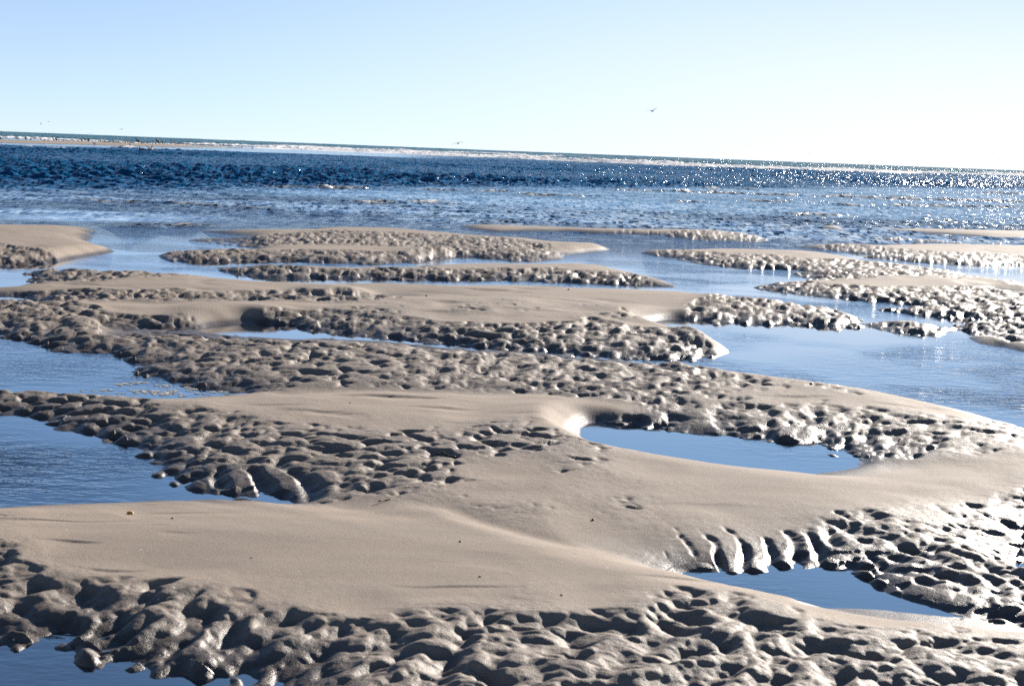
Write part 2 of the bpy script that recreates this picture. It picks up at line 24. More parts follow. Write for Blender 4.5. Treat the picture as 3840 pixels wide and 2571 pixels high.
BIRDS = [
    ('roost', 'cormorant', -91.04, 251.44, None, 20, 1.18, 'dark bird hunched at the far left end of the spit, cut by the frame', 'cormorant', 'dark seabirds standing on the far spit'),
    ('roost', 'cormorant', -97.88, 284.38, None, -30, 1.121, 'lone round dark cormorant asleep against white surf, second roosting bird from the left', 'cormorant', 'dark seabirds standing on the far spit'),
    ('roost', 'cormorant', -95.89, 281.33, None, 15, 0.826, 'small dark cormorant asleep just right of the lone round one', 'cormorant', 'dark seabirds standing on the far spit'),
    ('corm', 'cormorant', -95.72, 294.5, None, 0, 1.18, 'slender dark cormorant with thin upright neck, left of a fat pair on the spit', 'cormorant', 'dark seabirds standing on the far spit'),
    ('roost', 'cormorant', -93.15, 288.4, None, 10, 1.18, 'broad dark cormorant beside the slender one, its head raised over a fat body', 'cormorant', 'dark seabirds standing on the far spit'),
    ('roost', 'cormorant', -90.26, 295.84, None, -20, 1.18, 'first of three fat dark cormorants hunched in a close row on the spit', 'cormorant', 'dark seabirds standing on the far spit'),
    ('roost', 'cormorant', -87.8, 289.69, None, -35, 1.121, 'middle one of three fat dark cormorants hunched in a close row on the spit', 'cormorant', 'dark seabirds standing on the far spit'),
    ('roost', 'cormorant', -79.95, 266.08, None, -25, 1.239, 'last of three fat dark cormorants hunched in a close row, leaning over', 'cormorant', 'dark seabirds standing on the far spit'),
    ('corm', 'cormorant', -82.05, 279.65, None, -20, 0.708, 'small hunched dark cormorant left of a taller one with a gull in front', 'cormorant', 'dark seabirds standing on the far spit'),
    ('roost', 'cormorant', -79.66, 272.72, None, 80, 1.003, 'upright rounded dark cormorant seen end on, right of a small hunched one', 'cormorant', 'dark seabirds standing on the far spit'),
    ('corm_tall', 'cormorant', -85.49, 301.93, None, 0, 1.156, 'single tall dark cormorant with needle neck above a row of shorebirds', 'cormorant', 'dark seabirds standing on the far spit'),
    ('roost', 'cormorant', -76.73, 270.63, None, 0, 0.732, 'dark bird lying low at the feet of the tall single cormorant', 'cormorant', 'dark seabirds standing on the far spit'),
    ('roost', 'cormorant', -80.59, 288.2, None, 0, 0.708, 'crouched small cormorant between the tall single bird and the group of four', 'cormorant', 'dark seabirds standing on the far spit'),
    ('corm', 'cormorant', -82.14, 298.95, None, 0, 1.121, 'leftmost of the group of four cormorants, thin neck stretched up', 'cormorant', 'dark seabirds standing on the far spit'),
    ('corm_tall', 'cormorant', -79.59, 291.04, None, 0, 1.156, 'tallest of the group of four cormorants, second from its left', 'cormorant', 'dark seabirds standing on the far spit'),
    ('corm', 'cormorant', -79.82, 292.67, None, 150, 0.885, 'short cormorant pressed behind the tallest in the group of four', 'cormorant', 'dark seabirds standing on the far spit'),
    ('corm', 'cormorant', -77.33, 284.7, None, 95, 0.944, 'rightmost of the group of four cormorants, short thick neck', 'cormorant', 'dark seabirds standing on the far spit'),
    ('pel', 'pelican', -71.09, 267.23, None, 0, 1.204, 'big dark pelican standing on the spit, tall neck and humped body', 'pelican', 'dark seabirds standing on the far spit'),
    ('corm', 'cormorant', -76.93, 303.4, None, 0, 1.003, 'cormorant just left of the tall pelican behind the flying bird', 'cormorant', 'dark seabirds standing on the far spit'),
    ('pel', 'pelican', -74.53, 295.67, None, 15, 1.121, 'tall dark pelican standing between two cormorants behind the flying bird', 'pelican', 'dark seabirds standing on the far spit'),
    ('spread', 'cormorant', -72.63, 291.56, None, 85, 1.156, 'cormorant drying its half open wings on the spit', 'cormorant', 'dark seabirds standing on the far spit'),
    ('roost', 'cormorant', -76.46, 311.59, None, 0, 0.649, 'low dark bird crouched right of the wing drying cormorant', 'cormorant', 'dark seabirds standing on the far spit'),
    ('corm_tall', 'cormorant', -69.6, 289.57, None, 0, 1.086, 'last big cormorant on the right end of the spit, fat body and thin neck', 'cormorant', 'dark seabirds standing on the far spit'),
    ('gull', 'gull', -84.06, 240.2, None, 0, 1.534, 'white gull with dark head standing alone near the left end of the spit', 'gull', 'pale gulls on the spit'),
    ('gull', 'gull', -76.95, 232.24, None, 180, 1.416, 'gull bending down on the bare sand of the spit, white rump', 'gull', 'pale gulls on the spit'),
    ('gull', 'gull', -85.09, 273.71, None, 0, 1.298, 'gull standing on the spit left of the three fat cormorants', 'gull', 'pale gulls on the spit'),
    ('gull', 'gull', -83.42, 271.59, None, 60, 1.298, 'bright white gull tight against the three fat cormorants', 'gull', 'pale gulls on the spit'),
    ('gull', 'gull', -67.36, 227.28, None, 0, 1.534, 'white gull nearest the water on the spit, before the small pair of cormorants', 'gull', 'pale gulls on the spit'),
    ('gull', 'gull', -62.0, 228.59, None, 30, 1.534, 'pinkish white gull on the sand in front of the group of four cormorants', 'gull', 'pale gulls on the spit'),
    ('tern', 'shorebird', -98.02, 272.27, None, -20, 1.332, 'tiny dark shorebird standing in the line along the far spit', 'shorebird', 'small shorebirds lined up along the spit'),
    ('tern', 'shorebird', -86.21, 258.44, None, 15, 1.641, 'tiny dark shorebird standing in the line along the far spit', 'shorebird', 'small shorebirds lined up along the spit'),
    ('tern', 'shorebird', -90.6, 275.75, None, 0, 1.818, 'tiny dark shorebird standing in the line along the far spit', 'shorebird', 'small shorebirds lined up along the spit'),
    ('tern', 'shorebird', -88.71, 270.76, None, -20, 1.396, 'tiny dark shorebird standing in the line along the far spit', 'shorebird', 'small shorebirds lined up along the spit'),
    ('tern', 'shorebird', -86.72, 270.07, None, 15, 1.588, 'tiny dark shorebird standing in the line along the far spit', 'shorebird', 'small shorebirds lined up along the spit'),
    ('tern', 'shorebird', -89.03, 279.02, None, 15, 1.649, 'tiny dark shorebird standing in the line along the far spit', 'shorebird', 'small shorebirds lined up along the spit'),
    ('tern', 'shorebird', -91.12, 286.24, None, 170, 1.345, 'tiny dark shorebird standing in the line along the far spit', 'shorebird', 'small shorebirds lined up along the spit'),
    ('tern', 'shorebird', -87.32, 274.94, None, 15, 1.713, 'tiny dark shorebird standing in the line along the far spit', 'shorebird', 'small shorebirds lined up along the spit'),
    ('tern', 'shorebird', -88.26, 279.23, None, 0, 1.35, 'tiny dark shorebird standing in the line along the far spit', 'shorebird', 'small shorebirds lined up along the spit'),
    ('tern', 'shorebird', -86.74, 275.05, None, 0, 1.438, 'tiny dark shorebird standing in the line along the far spit', 'shorebird', 'small shorebirds lined up along the spit'),
    ('tern', 'shorebird', -91.04, 290.25, None, 30, 1.418, 'tiny dark shorebird standing in the line along the far spit', 'shorebird', 'small shorebirds lined up along the spit'),
    ('tern', 'shorebird', -87.84, 281.55, None, 15, 1.696, 'tiny dark shorebird standing in the line along the far spit', 'shorebird', 'small shorebirds lined up along the spit'),
    ('tern', 'shorebird', -85.54, 277.49, None, 15, 1.705, 'tiny dark shorebird standing in the line along the far spit', 'shorebird', 'small shorebirds lined up along the spit'),
    ('tern', 'shorebird', -86.87, 283.34, None, 0, 1.799, 'tiny dark shorebird standing in the line along the far spit', 'shorebird', 'small shorebirds lined up along the spit'),
    ('tern', 'shorebird', -87.31, 289.51, None, 0, 1.559, 'tiny dark shorebird standing in the line along the far spit', 'shorebird', 'small shorebirds lined up along the spit'),
    ('tern', 'shorebird', -86.14, 286.52, None, 170, 1.523, 'tiny dark shorebird standing in the line along the far spit', 'shorebird', 'small shorebirds lined up along the spit'),
    ('tern', 'shorebird', -83.3, 279.67, None, 0, 1.513, 'tiny dark shorebird standing in the line along the far spit', 'shorebird', 'small shorebirds lined up along the spit'),
    ('tern', 'shorebird', -81.59, 275.81, None, -20, 1.469, 'tiny dark shorebird standing in the line along the far spit', 'shorebird', 'small shorebirds lined up along the spit'),
    ('tern', 'shorebird', -80.82, 277.94, None, -20, 1.395, 'tiny dark shorebird standing in the line along the far spit', 'shorebird', 'small shorebirds lined up along the spit'),
    ('tern', 'shorebird', -81.59, 281.5, None, 0, 1.785, 'tiny dark shorebird standing in the line along the far spit', 'shorebird', 'small shorebirds lined up along the spit'),
    ('tern', 'shorebird', -78.5, 271.36, None, 170, 1.685, 'tiny dark shorebird standing in the line along the far spit', 'shorebird', 'small shorebirds lined up along the spit'),
    ('tern', 'shorebird', -79.49, 275.47, None, 0, 1.853, 'tiny dark shorebird standing in the line along the far spit', 'shorebird', 'small shorebirds lined up along the spit'),
    ('tern', 'shorebird', -78.22, 272.12, None, -20, 1.315, 'tiny dark shorebird standing in the line along the far spit', 'shorebird', 'small shorebirds lined up along the spit'),
    ('tern', 'shorebird', -79.07, 275.8, None, 170, 1.77, 'tiny dark shorebird standing in the line along the far spit', 'shorebird', 'small shorebirds lined up along the spit'),
    ('tern', 'shorebird', -79.2, 276.99, None, 0, 1.328, 'tiny dark shorebird standing in the line along the far spit', 'shorebird', 'small shorebirds lined up along the spit'),
    ('tern', 'shorebird', -79.38, 278.34, None, 170, 1.869, 'tiny dark shorebird standing in the line along the far spit', 'shorebird', 'small shorebirds lined up along the spit'),
    ('tern', 'shorebird', -80.98, 284.5, None, 30, 1.292, 'tiny dark shorebird standing in the line along the far spit', 'shorebird', 'small shorebirds lined up along the spit'),
    ('tern', 'shorebird', -76.78, 271.87, None, 0, 1.434, 'tiny dark shorebird standing in the line along the far spit', 'shorebird', 'small shorebirds lined up along the spit'),
    ('tern', 'shorebird', -77.1, 273.72, None, 30, 1.324, 'tiny dark shorebird standing in the line along the far spit', 'shorebird', 'small shorebirds lined up along the spit'),
    ('tern', 'shorebird', -77.57, 276.13, None, 30, 1.278, 'tiny dark shorebird standing in the line along the far spit', 'shorebird', 'small shorebirds lined up along the spit'),
    ('tern', 'shorebird', -76.92, 274.38, None, 0, 1.594, 'tiny dark shorebird standing in the line along the far spit', 'shorebird', 'small shorebirds lined up along the spit'),
    ('tern', 'shorebird', -75.65, 271.25, None, 0, 1.566, 'tiny dark shorebird standing in the line along the far spit', 'shorebird', 'small shorebirds lined up along the spit'),
    ('tern', 'shorebird', -75.06, 270.07, None, 0, 1.255, 'tiny dark shorebird standing in the line along the far spit', 'shorebird', 'small shorebirds lined up along the spit'),
    ('tern', 'shorebird', -78.5, 283.57, None, -20, 1.27, 'tiny dark shorebird standing in the line along the far spit', 'shorebird', 'small shorebirds lined up along the spit'),
    ('tern', 'shorebird', -77.88, 282.09, None, 15, 1.432, 'tiny dark shorebird standing in the line along the far spit', 'shorebird', 'small shorebirds lined up along the spit'),
    ('tern', 'shorebird', -77.37, 280.99, None, 170, 1.277, 'tiny dark shorebird standing in the line along the far spit', 'shorebird', 'small shorebirds lined up along the spit'),
    ('tern', 'shorebird', -73.48, 271.46, None, 0, 1.475, 'tiny dark shorebird standing in the line along the far spit', 'shorebird', 'small shorebirds lined up along the spit'),
    ('tern', 'shorebird', -76.22, 282.54, None, 30, 1.486, 'tiny dark shorebird standing in the line along the far spit', 'shorebird', 'small shorebirds lined up along the spit'),
    ('tern', 'shorebird', -74.71, 277.92, None, -20, 1.491, 'tiny dark shorebird standing in the line along the far spit', 'shorebird', 'small shorebirds lined up along the spit'),
    ('tern', 'shorebird', -73.28, 278.0, None, 170, 1.6, 'tiny dark shorebird standing in the line along the far spit', 'shorebird', 'small shorebirds lined up along the spit'),
    ('tern', 'shorebird', -74.34, 282.79, None, 30, 1.567, 'tiny dark shorebird standing in the line along the far spit', 'shorebird', 'small shorebirds lined up along the spit'),
    ('tern', 'shorebird', -75.17, 286.79, None, 170, 1.697, 'tiny dark shorebird standing in the line along the far spit', 'shorebird', 'small shorebirds lined up along the spit'),
    ('tern', 'shorebird', -73.12, 280.35, None, 15, 1.861, 'tiny dark shorebird standing in the line along the far spit', 'shorebird', 'small shorebirds lined up along the spit'),
    ('tern', 'shorebird', -74.89, 287.73, None, -20, 1.462, 'tiny dark shorebird standing in the line along the far spit', 'shorebird', 'small shorebirds lined up along the spit'),
    ('tern', 'shorebird', -73.78, 284.1, None, -20, 1.447, 'tiny dark shorebird standing in the line along the far spit', 'shorebird', 'small shorebirds lined up along the spit'),
    ('tern', 'shorebird', -75.58, 291.87, None, -20, 1.645, 'tiny dark shorebird standing in the line along the far spit', 'shorebird', 'small shorebirds lined up along the spit'),
    ('tern', 'shorebird', -77.06, 298.65, None, 170, 1.458, 'tiny dark shorebird standing in the line along the far spit', 'shorebird', 'small shorebirds lined up along the spit'),
    ('tern', 'shorebird', -75.87, 296.59, None, 0, 1.631, 'tiny dark shorebird standing in the line along the far spit', 'shorebird', 'small shorebirds lined up along the spit'),
    ('tern', 'shorebird', -76.25, 298.94, None, 15, 1.264, 'tiny dark shorebird standing in the line along the far spit', 'shorebird', 'small shorebirds lined up along the spit'),
    ('tern', 'shorebird', -77.31, 304.23, None, 170, 1.263, 'tiny dark shorebird standing in the line along the far spit', 'shorebird', 'small shorebirds lined up along the spit'),
    ('tern', 'shorebird', -76.07, 302.89, None, 170, 1.535, 'tiny dark shorebird standing in the line along the far spit', 'shorebird', 'small shorebirds lined up along the spit'),
    ('tern', 'shorebird', -75.09, 299.64, None, 0, 1.361, 'tiny dark shorebird standing in the line along the far spit', 'shorebird', 'small shorebirds lined up along the spit'),
    ('tern', 'shorebird', -76.22, 306.91, None, 30, 1.481, 'tiny dark shorebird standing in the line along the far spit', 'shorebird', 'small shorebirds lined up along the spit'),
    ('tern', 'shorebird', -74.12, 299.33, None, 0, 1.742, 'tiny dark shorebird standing in the line along the far spit', 'shorebird', 'small shorebirds lined up along the spit'),
    ('tern', 'shorebird', -76.1, 308.28, None, 30, 1.267, 'tiny dark shorebird standing in the line along the far spit', 'shorebird', 'small shorebirds lined up along the spit'),
    ('tern', 'shorebird', -72.92, 299.44, None, 170, 1.332, 'tiny dark shorebird standing in the line along the far spit', 'shorebird', 'small shorebirds lined up along the spit'),
    ('tern', 'shorebird', -72.8, 300.57, None, 170, 1.752, 'tiny dark shorebird standing in the line along the far spit', 'shorebird', 'small shorebirds lined up along the spit'),
    ('tern', 'shorebird', -72.92, 305.06, None, 0, 1.674, 'tiny dark shorebird standing in the line along the far spit', 'shorebird', 'small shorebirds lined up along the spit'),
    ('tern', 'shorebird', -70.79, 297.53, None, 0, 1.314, 'tiny dark shorebird standing in the line along the far spit', 'shorebird', 'small shorebirds lined up along the spit'),
    ('tern', 'shorebird', -71.89, 303.34, None, 0, 1.672, 'tiny dark shorebird standing in the line along the far spit', 'shorebird', 'small shorebirds lined up along the spit'),
    ('tern', 'shorebird', -72.14, 305.09, None, 30, 1.785, 'tiny dark shorebird standing in the line along the far spit', 'shorebird', 'small shorebirds lined up along the spit'),
    ('tern', 'shorebird', -71.83, 305.96, None, 0, 1.714, 'tiny dark shorebird standing in the line along the far spit', 'shorebird', 'small shorebirds lined up along the spit'),
    ('tern', 'shorebird', -71.5, 305.02, None, -20, 1.532, 'tiny dark shorebird standing in the line along the far spit', 'shorebird', 'small shorebirds lined up along the spit'),
    ('tern', 'shorebird', -70.92, 304.74, None, 0, 1.271, 'tiny dark shorebird standing in the line along the far spit', 'shorebird', 'small shorebirds lined up along the spit'),
    ('tern', 'shorebird', -67.73, 291.72, None, 0, 1.754, 'tiny dark shorebird standing in the line along the far spit', 'shorebird', 'small shorebirds lined up along the spit'),
    ('tern', 'shorebird', -67.96, 294.13, None, 0, 1.79, 'tiny dark shorebird standing in the line along the far spit', 'shorebird', 'small shorebirds lined up along the spit'),
    ('tern', 'shorebird', -69.67, 303.73, None, 30, 1.651, 'tiny dark shorebird standing in the line along the far spit', 'shorebird', 'small shorebirds lined up along the spit'),
    ('tern', 'shorebird', -67.46, 296.03, None, 0, 1.618, 'tiny dark shorebird standing in the line along the far spit', 'shorebird', 'small shorebirds lined up along the spit'),
    ('tern', 'shorebird', -68.84, 303.32, None, -20, 1.746, 'tiny dark shorebird standing in the line along the far spit', 'shorebird', 'small shorebirds lined up along the spit'),
    ('tern', 'shorebird', -68.98, 307.21, None, 0, 1.646, 'tiny dark shorebird standing in the line along the far spit', 'shorebird', 'small shorebirds lined up along the spit'),
    ('tern', 'shorebird', -68.78, 307.1, None, -20, 1.506, 'tiny dark shorebird standing in the line along the far spit', 'shorebird', 'small shorebirds lined up along the spit'),
    ('tern', 'shorebird', -65.97, 296.26, None, 0, 1.375, 'tiny dark shorebird standing in the line along the far spit', 'shorebird', 'small shorebirds lined up along the spit'),
    ('tern', 'shorebird', -67.59, 304.56, None, 30, 1.8, 'tiny dark shorebird standing in the line along the far spit', 'shorebird', 'small shorebirds lined up along the spit'),
    ('tern', 'shorebird', -65.45, 295.66, None, 15, 1.599, 'tiny dark shorebird standing in the line along the far spit', 'shorebird', 'small shorebirds lined up along the spit'),
    ('tern', 'shorebird', -65.34, 295.92, None, 170, 1.389, 'tiny dark shorebird standing in the line along the far spit', 'shorebird', 'small shorebirds lined up along the spit'),
    ('tern', 'shorebird', -66.17, 300.42, None, 30, 1.721, 'tiny dark shorebird standing in the line along the far spit', 'shorebird', 'small shorebirds lined up along the spit'),
    ('tern', 'shorebird', -65.59, 301.6, None, 0, 1.59, 'tiny dark shorebird standing in the line along the far spit', 'shorebird', 'small shorebirds lined up along the spit'),
    ('tern', 'shorebird', -64.87, 299.58, None, 30, 1.293, 'tiny dark shorebird standing in the line along the far spit', 'shorebird', 'small shorebirds lined up along the spit'),
    ('tern', 'shorebird', -65.82, 306.06, None, 0, 1.325, 'tiny dark shorebird standing in the line along the far spit', 'shorebird', 'small shorebirds lined up along the spit'),
    ('tern', 'shorebird', -67.14, 313.02, None, 0, 1.815, 'tiny dark shorebird standing in the line along the far spit', 'shorebird', 'small shorebirds lined up along the spit'),
    ('tern', 'shorebird', -65.1, 305.36, None, 0, 1.81, 'tiny dark shorebird standing in the line along the far spit', 'shorebird', 'small shorebirds lined up along the spit'),
    ('tern', 'shorebird', -63.96, 302.93, None, -20, 1.281, 'tiny dark shorebird standing in the line along the far spit', 'shorebird', 'small shorebirds lined up along the spit'),
    ('tern', 'shorebird', -65.5, 311.3, None, 0, 1.357, 'tiny dark shorebird standing in the line along the far spit', 'shorebird', 'small shorebirds lined up along the spit'),
    ('tern', 'shorebird', -66.02, 315.77, None, 170, 1.262, 'tiny dark shorebird standing in the line along the far spit', 'shorebird', 'small shorebirds lined up along the spit'),
    ('tern', 'shorebird', -64.93, 311.65, None, 0, 1.837, 'tiny dark shorebird standing in the line along the far spit', 'shorebird', 'small shorebirds lined up along the spit'),
    ('tern', 'shorebird', -64.47, 310.84, None, 0, 1.328, 'tiny dark shorebird standing in the line along the far spit', 'shorebird', 'small shorebirds lined up along the spit'),
    ('tern', 'shorebird', -62.26, 307.33, None, -20, 1.548, 'tiny dark shorebird standing in the line along the far spit', 'shorebird', 'small shorebirds lined up along the spit'),
    ('tern', 'shorebird', -62.74, 311.98, None, 0, 1.388, 'tiny dark shorebird standing in the line along the far spit', 'shorebird', 'small shorebirds lined up along the spit'),
    ('tern', 'shorebird', -62.55, 319.91, None, 30, 1.325, 'tiny dark shorebird standing in the line along the far spit', 'shorebird', 'small shorebirds lined up along the spit'),
    ('tern', 'shorebird', -61.17, 315.55, None, 0, 1.826, 'tiny dark shorebird standing in the line along the far spit', 'shorebird', 'small shorebirds lined up along the spit'),
    ('tern', 'shorebird', -55.22, 296.53, None, 30, 1.825, 'tiny dark shorebird standing in the line along the far spit', 'shorebird', 'small shorebirds lined up along the spit'),
    ('float', 'pelican', -41.56, 158.11, 0.1, 0, 1.0, 'pelican floating on the blue channel, dark neck and pale back', 'pelican', None)
]
FLYERS = [
    ('pel', 'pelican', (-40.56, 158.0, 0.26), (0, -12, 68), 2.1, 0.34, (1.0, 0.72), 0.95, 'pelican taking off over the channel with wings raised in a V', 'pelican', None, -0.3),
    ('dark', 'pelican', (-7.63, 178.0, 2.28), (-14, 0, 80), 1.5, 0.22, (0.16, 0.16), 0.7, 'dark bird gliding on long bowed wings just above the horizon, centre of the photo', 'seabird', None, 0.5),
    ('gull', 'gull', (15.03, 165.0, 6.72), (-22, 0, 55), 1.5, 0.2, (0.15, 0.55), 0.55, 'pale gull high over the sea right of centre, one long wing raised', 'gull', None, 0.1),
    ('dark', 'seabird', (-140.08, 420.0, 4.18), (50, 0, 60), 1.1, 0.2, (0.35, 0.3), 0.5, 'tiny far bird flying on edge, left one of two near the left sky edge', 'seabird', 'far flying birds over the horizon', 0.25),
    ('dark', 'seabird', (-151.02, 460.0, 5.15), (5, 0, 80), 1.1, 0.2, (0.35, 0.3), 0.5, 'tiny faint far bird, right and higher one of two near the left sky edge', 'seabird', 'far flying birds over the horizon', 0.25),
    ('dark', 'seabird', (-83.27, 300.0, 2.93), (-5, 0, 85), 1.1, 0.2, (0.35, 0.3), 0.5, 'small dark far bird flapping above the spit cormorants', 'seabird', 'far flying birds over the horizon', 0.25),
    ('dark', 'seabird', (-155.46, 520.0, 2.23), (0, 0, 90), 0.8, 0.2, (0.35, 0.3), 0.5, 'faint speck of a bird just above the horizon over the three fat cormorants', 'seabird', 'far flying birds over the horizon', 0.25),
    ('dark', 'seabird', (-26.66, 600.0, 5.89), (10, 0, 90), 0.8, 0.2, (0.35, 0.3), 0.5, 'faint speck of a bird above the gliding dark seabird', 'seabird', 'far flying birds over the horizon', 0.25),
    ('dark', 'seabird', (84.75, 420.0, 4.18), (-8, 0, 85), 1.1, 0.2, (0.35, 0.3), 0.5, 'small far bird low over the sea in the right half', 'seabird', 'far flying birds over the horizon', 0.25),
    ('dark', 'seabird', (138.08, 420.0, 6.57), (30, 0, 45), 1.1, 0.2, (0.35, 0.3), 0.5, 'small far bird nearest the right edge of the sky', 'seabird', 'far flying birds over the horizon', 0.25),
    ('dark', 'seabird', (-147.55, 600.0, 15.37), (0, 0, 80), 0.8, 0.2, (0.35, 0.3), 0.5, 'faintest speck of a bird, highest one in the left sky', 'seabird', 'far flying birds over the horizon', 0.25)
]


# ------------------------------------------------------------------ helpers
def hash2(ix, iy, seed):
    h = (ix.astype(np.int64) * 374761393 + iy.astype(np.int64) * 668265263 + seed * 974711) & 0xFFFFFFFF
    h = ((h ^ (h >> 13)) * 1274126177) & 0xFFFFFFFF
    h = ((h ^ (h >> 16)) * 2246822519) & 0xFFFFFFFF
    h = h ^ (h >> 15)
    return (h & 0xFFFFFF).astype(np.float32) / 16777216.0

def vnoise(x, y, seed=0):
    ix = np.floor(x); iy = np.floor(y)
    fx = (x - ix).astype(np.float32); fy = (y - iy).astype(np.float32)
    fx = fx * fx * fx * (fx * (fx * 6 - 15) + 10); fy = fy * fy * fy * (fy * (fy * 6 - 15) + 10)
    a = hash2(ix, iy, seed); b = hash2(ix + 1, iy, seed); c = hash2(ix, iy + 1, seed); d = hash2(ix + 1, iy + 1, seed)
    return (a + (b - a) * fx) * (1 - fy) + (c + (d - c) * fx) * fy - 0.5

def fbm(x, y, seed=0, n=3):
    s = 0; a = 1.0
    for i in range(n):
        s = s + a * vnoise(x * 2 ** i + 17.3 * i, y * 2 ** i - 9.1 * i, seed + i); a *= 0.5
    return s

def smooth(a, b, x):
    t = np.clip((x - a) / (b - a), 0, 1)
    return t * t * (3 - 2 * t)

def inside(poly, X, Y):
    r = np.zeros(X.shape, bool); n = len(poly)
    for i in range(n):
        x0, y0 = poly[i]; x1, y1 = poly[(i + 1) % n]
        if y0 == y1: continue
        c = ((y0 > Y) != (y1 > Y)) & (X < (x1 - x0) * (Y - y0) / (y1 - y0) + x0)
        r ^= c
    return r

def blur(a, n):
    for _ in range(n):
        a = (np.pad(a, ((1, 1), (0, 0)), 'edge')[:-2] + 2 * a + np.pad(a, ((1, 1), (0, 0)), 'edge')[2:]) / 4
        a = (np.pad(a, ((0, 0), (1, 1)), 'edge')[:, :-2] + 2 * a + np.pad(a, ((0, 0), (1, 1)), 'edge')[:, 2:]) / 4
    return a

def tag(o, label=None, cat=None, group=None, kind=None):
    if label: o['label'] = label
    if cat: o['category'] = cat
    if group: o['group'] = group
    if kind: o['kind'] = kind
    return o

def grid_object(name, X, Y, Z, mat, attrs=None):
    nr, nc = X.shape
    me = bpy.data.meshes.new(name)
    co = np.stack([X, Y, Z], -1).reshape(-1, 3).astype(np.float32)
    idx = np.arange(nr * nc).reshape(nr, nc)
    q = np.stack([idx[:-1, :-1], idx[:-1, 1:], idx[1:, 1:], idx[1:, :-1]], -1).reshape(-1, 4).astype(np.int32)
    me.vertices.add(len(co)); me.vertices.foreach_set('co', co.ravel())
    me.loops.add(q.size); me.loops.foreach_set('vertex_index', q.ravel())
    me.polygons.add(len(q)); me.polygons.foreach_set('loop_start', np.arange(0, q.size, 4, dtype=np.int32))
    me.polygons.foreach_set('use_smooth', np.ones(len(q), bool))
    me.update(calc_edges=True)
    for k, v in (attrs or {}).items():
        at = me.attributes.new(k, 'FLOAT', 'POINT'); at.data.foreach_set('value', v.ravel().astype(np.float32))
    me.materials.append(mat)
    o = bpy.data.objects.new(name, me); C.objects.link(o)
    return o

class NT:
    def __init__(s, name):
        s.m = bpy.data.materials.new(name); s.m.use_nodes = True
        s.t = s.m.node_tree; s.t.nodes.clear(); s.n = s.t.nodes; s.l = s.t.links
    def add(s, typ, ins=None, **props):
        nd = s.n.new(typ)
        for k, v in props.items(): setattr(nd, k, v)
        for k, v in (ins or {}).items():
            if isinstance(v, bpy.types.NodeSocket): s.l.new(v, nd.inputs[k])
            else: nd.inputs[k].default_value = v
        return nd
    def math(s, op, a, b=0.0, c=0.0, clamp=False):
        nd = s.add('ShaderNodeMath', operation=op, use_clamp=clamp)
        for i, v in enumerate((a, b, c)):
            if isinstance(v, bpy.types.NodeSocket): s.l.new(v, nd.inputs[i])
            else: nd.inputs[i].default_value = v
        return nd.outputs[0]
    def ramp(s, v, a, b, o0=0.0, o1=1.0):
        nd = s.add('ShaderNodeMapRange', {'Value': v, 'From Min': a, 'From Max': b, 'To Min': o0, 'To Max': o1}, interpolation_type='SMOOTHSTEP')
        return nd.outputs[0]
    def mix(s, f, a, b):
        nd = s.add('ShaderNodeMix', data_type='RGBA')
        for i, v in ((0, f), (6, a), (7, b)):
            if isinstance(v, bpy.types.NodeSocket): s.l.new(v, nd.inputs[i])
            else: nd.inputs[i].default_value = v if i == 0 else (*v, 1)
        return nd.outputs[2]
    def attr(s, name):
        return s.add('ShaderNodeAttribute', attribute_name=name).outputs['Fac']
    def noise(s, vec, scale, detail=2.0, rough=0.5):
        return s.add('ShaderNodeTexNoise', {'Vector': vec, 'Scale': scale, 'Detail': detail, 'Roughness': rough}).outputs['Fac']
    def scaled(s, vec, sc):
        return s.add('ShaderNodeVectorMath', {0: vec, 1: sc}, operation='MULTIPLY').outputs[0]
    def out(s, sh):
        s.add('ShaderNodeOutputMaterial', {'Surface': sh})

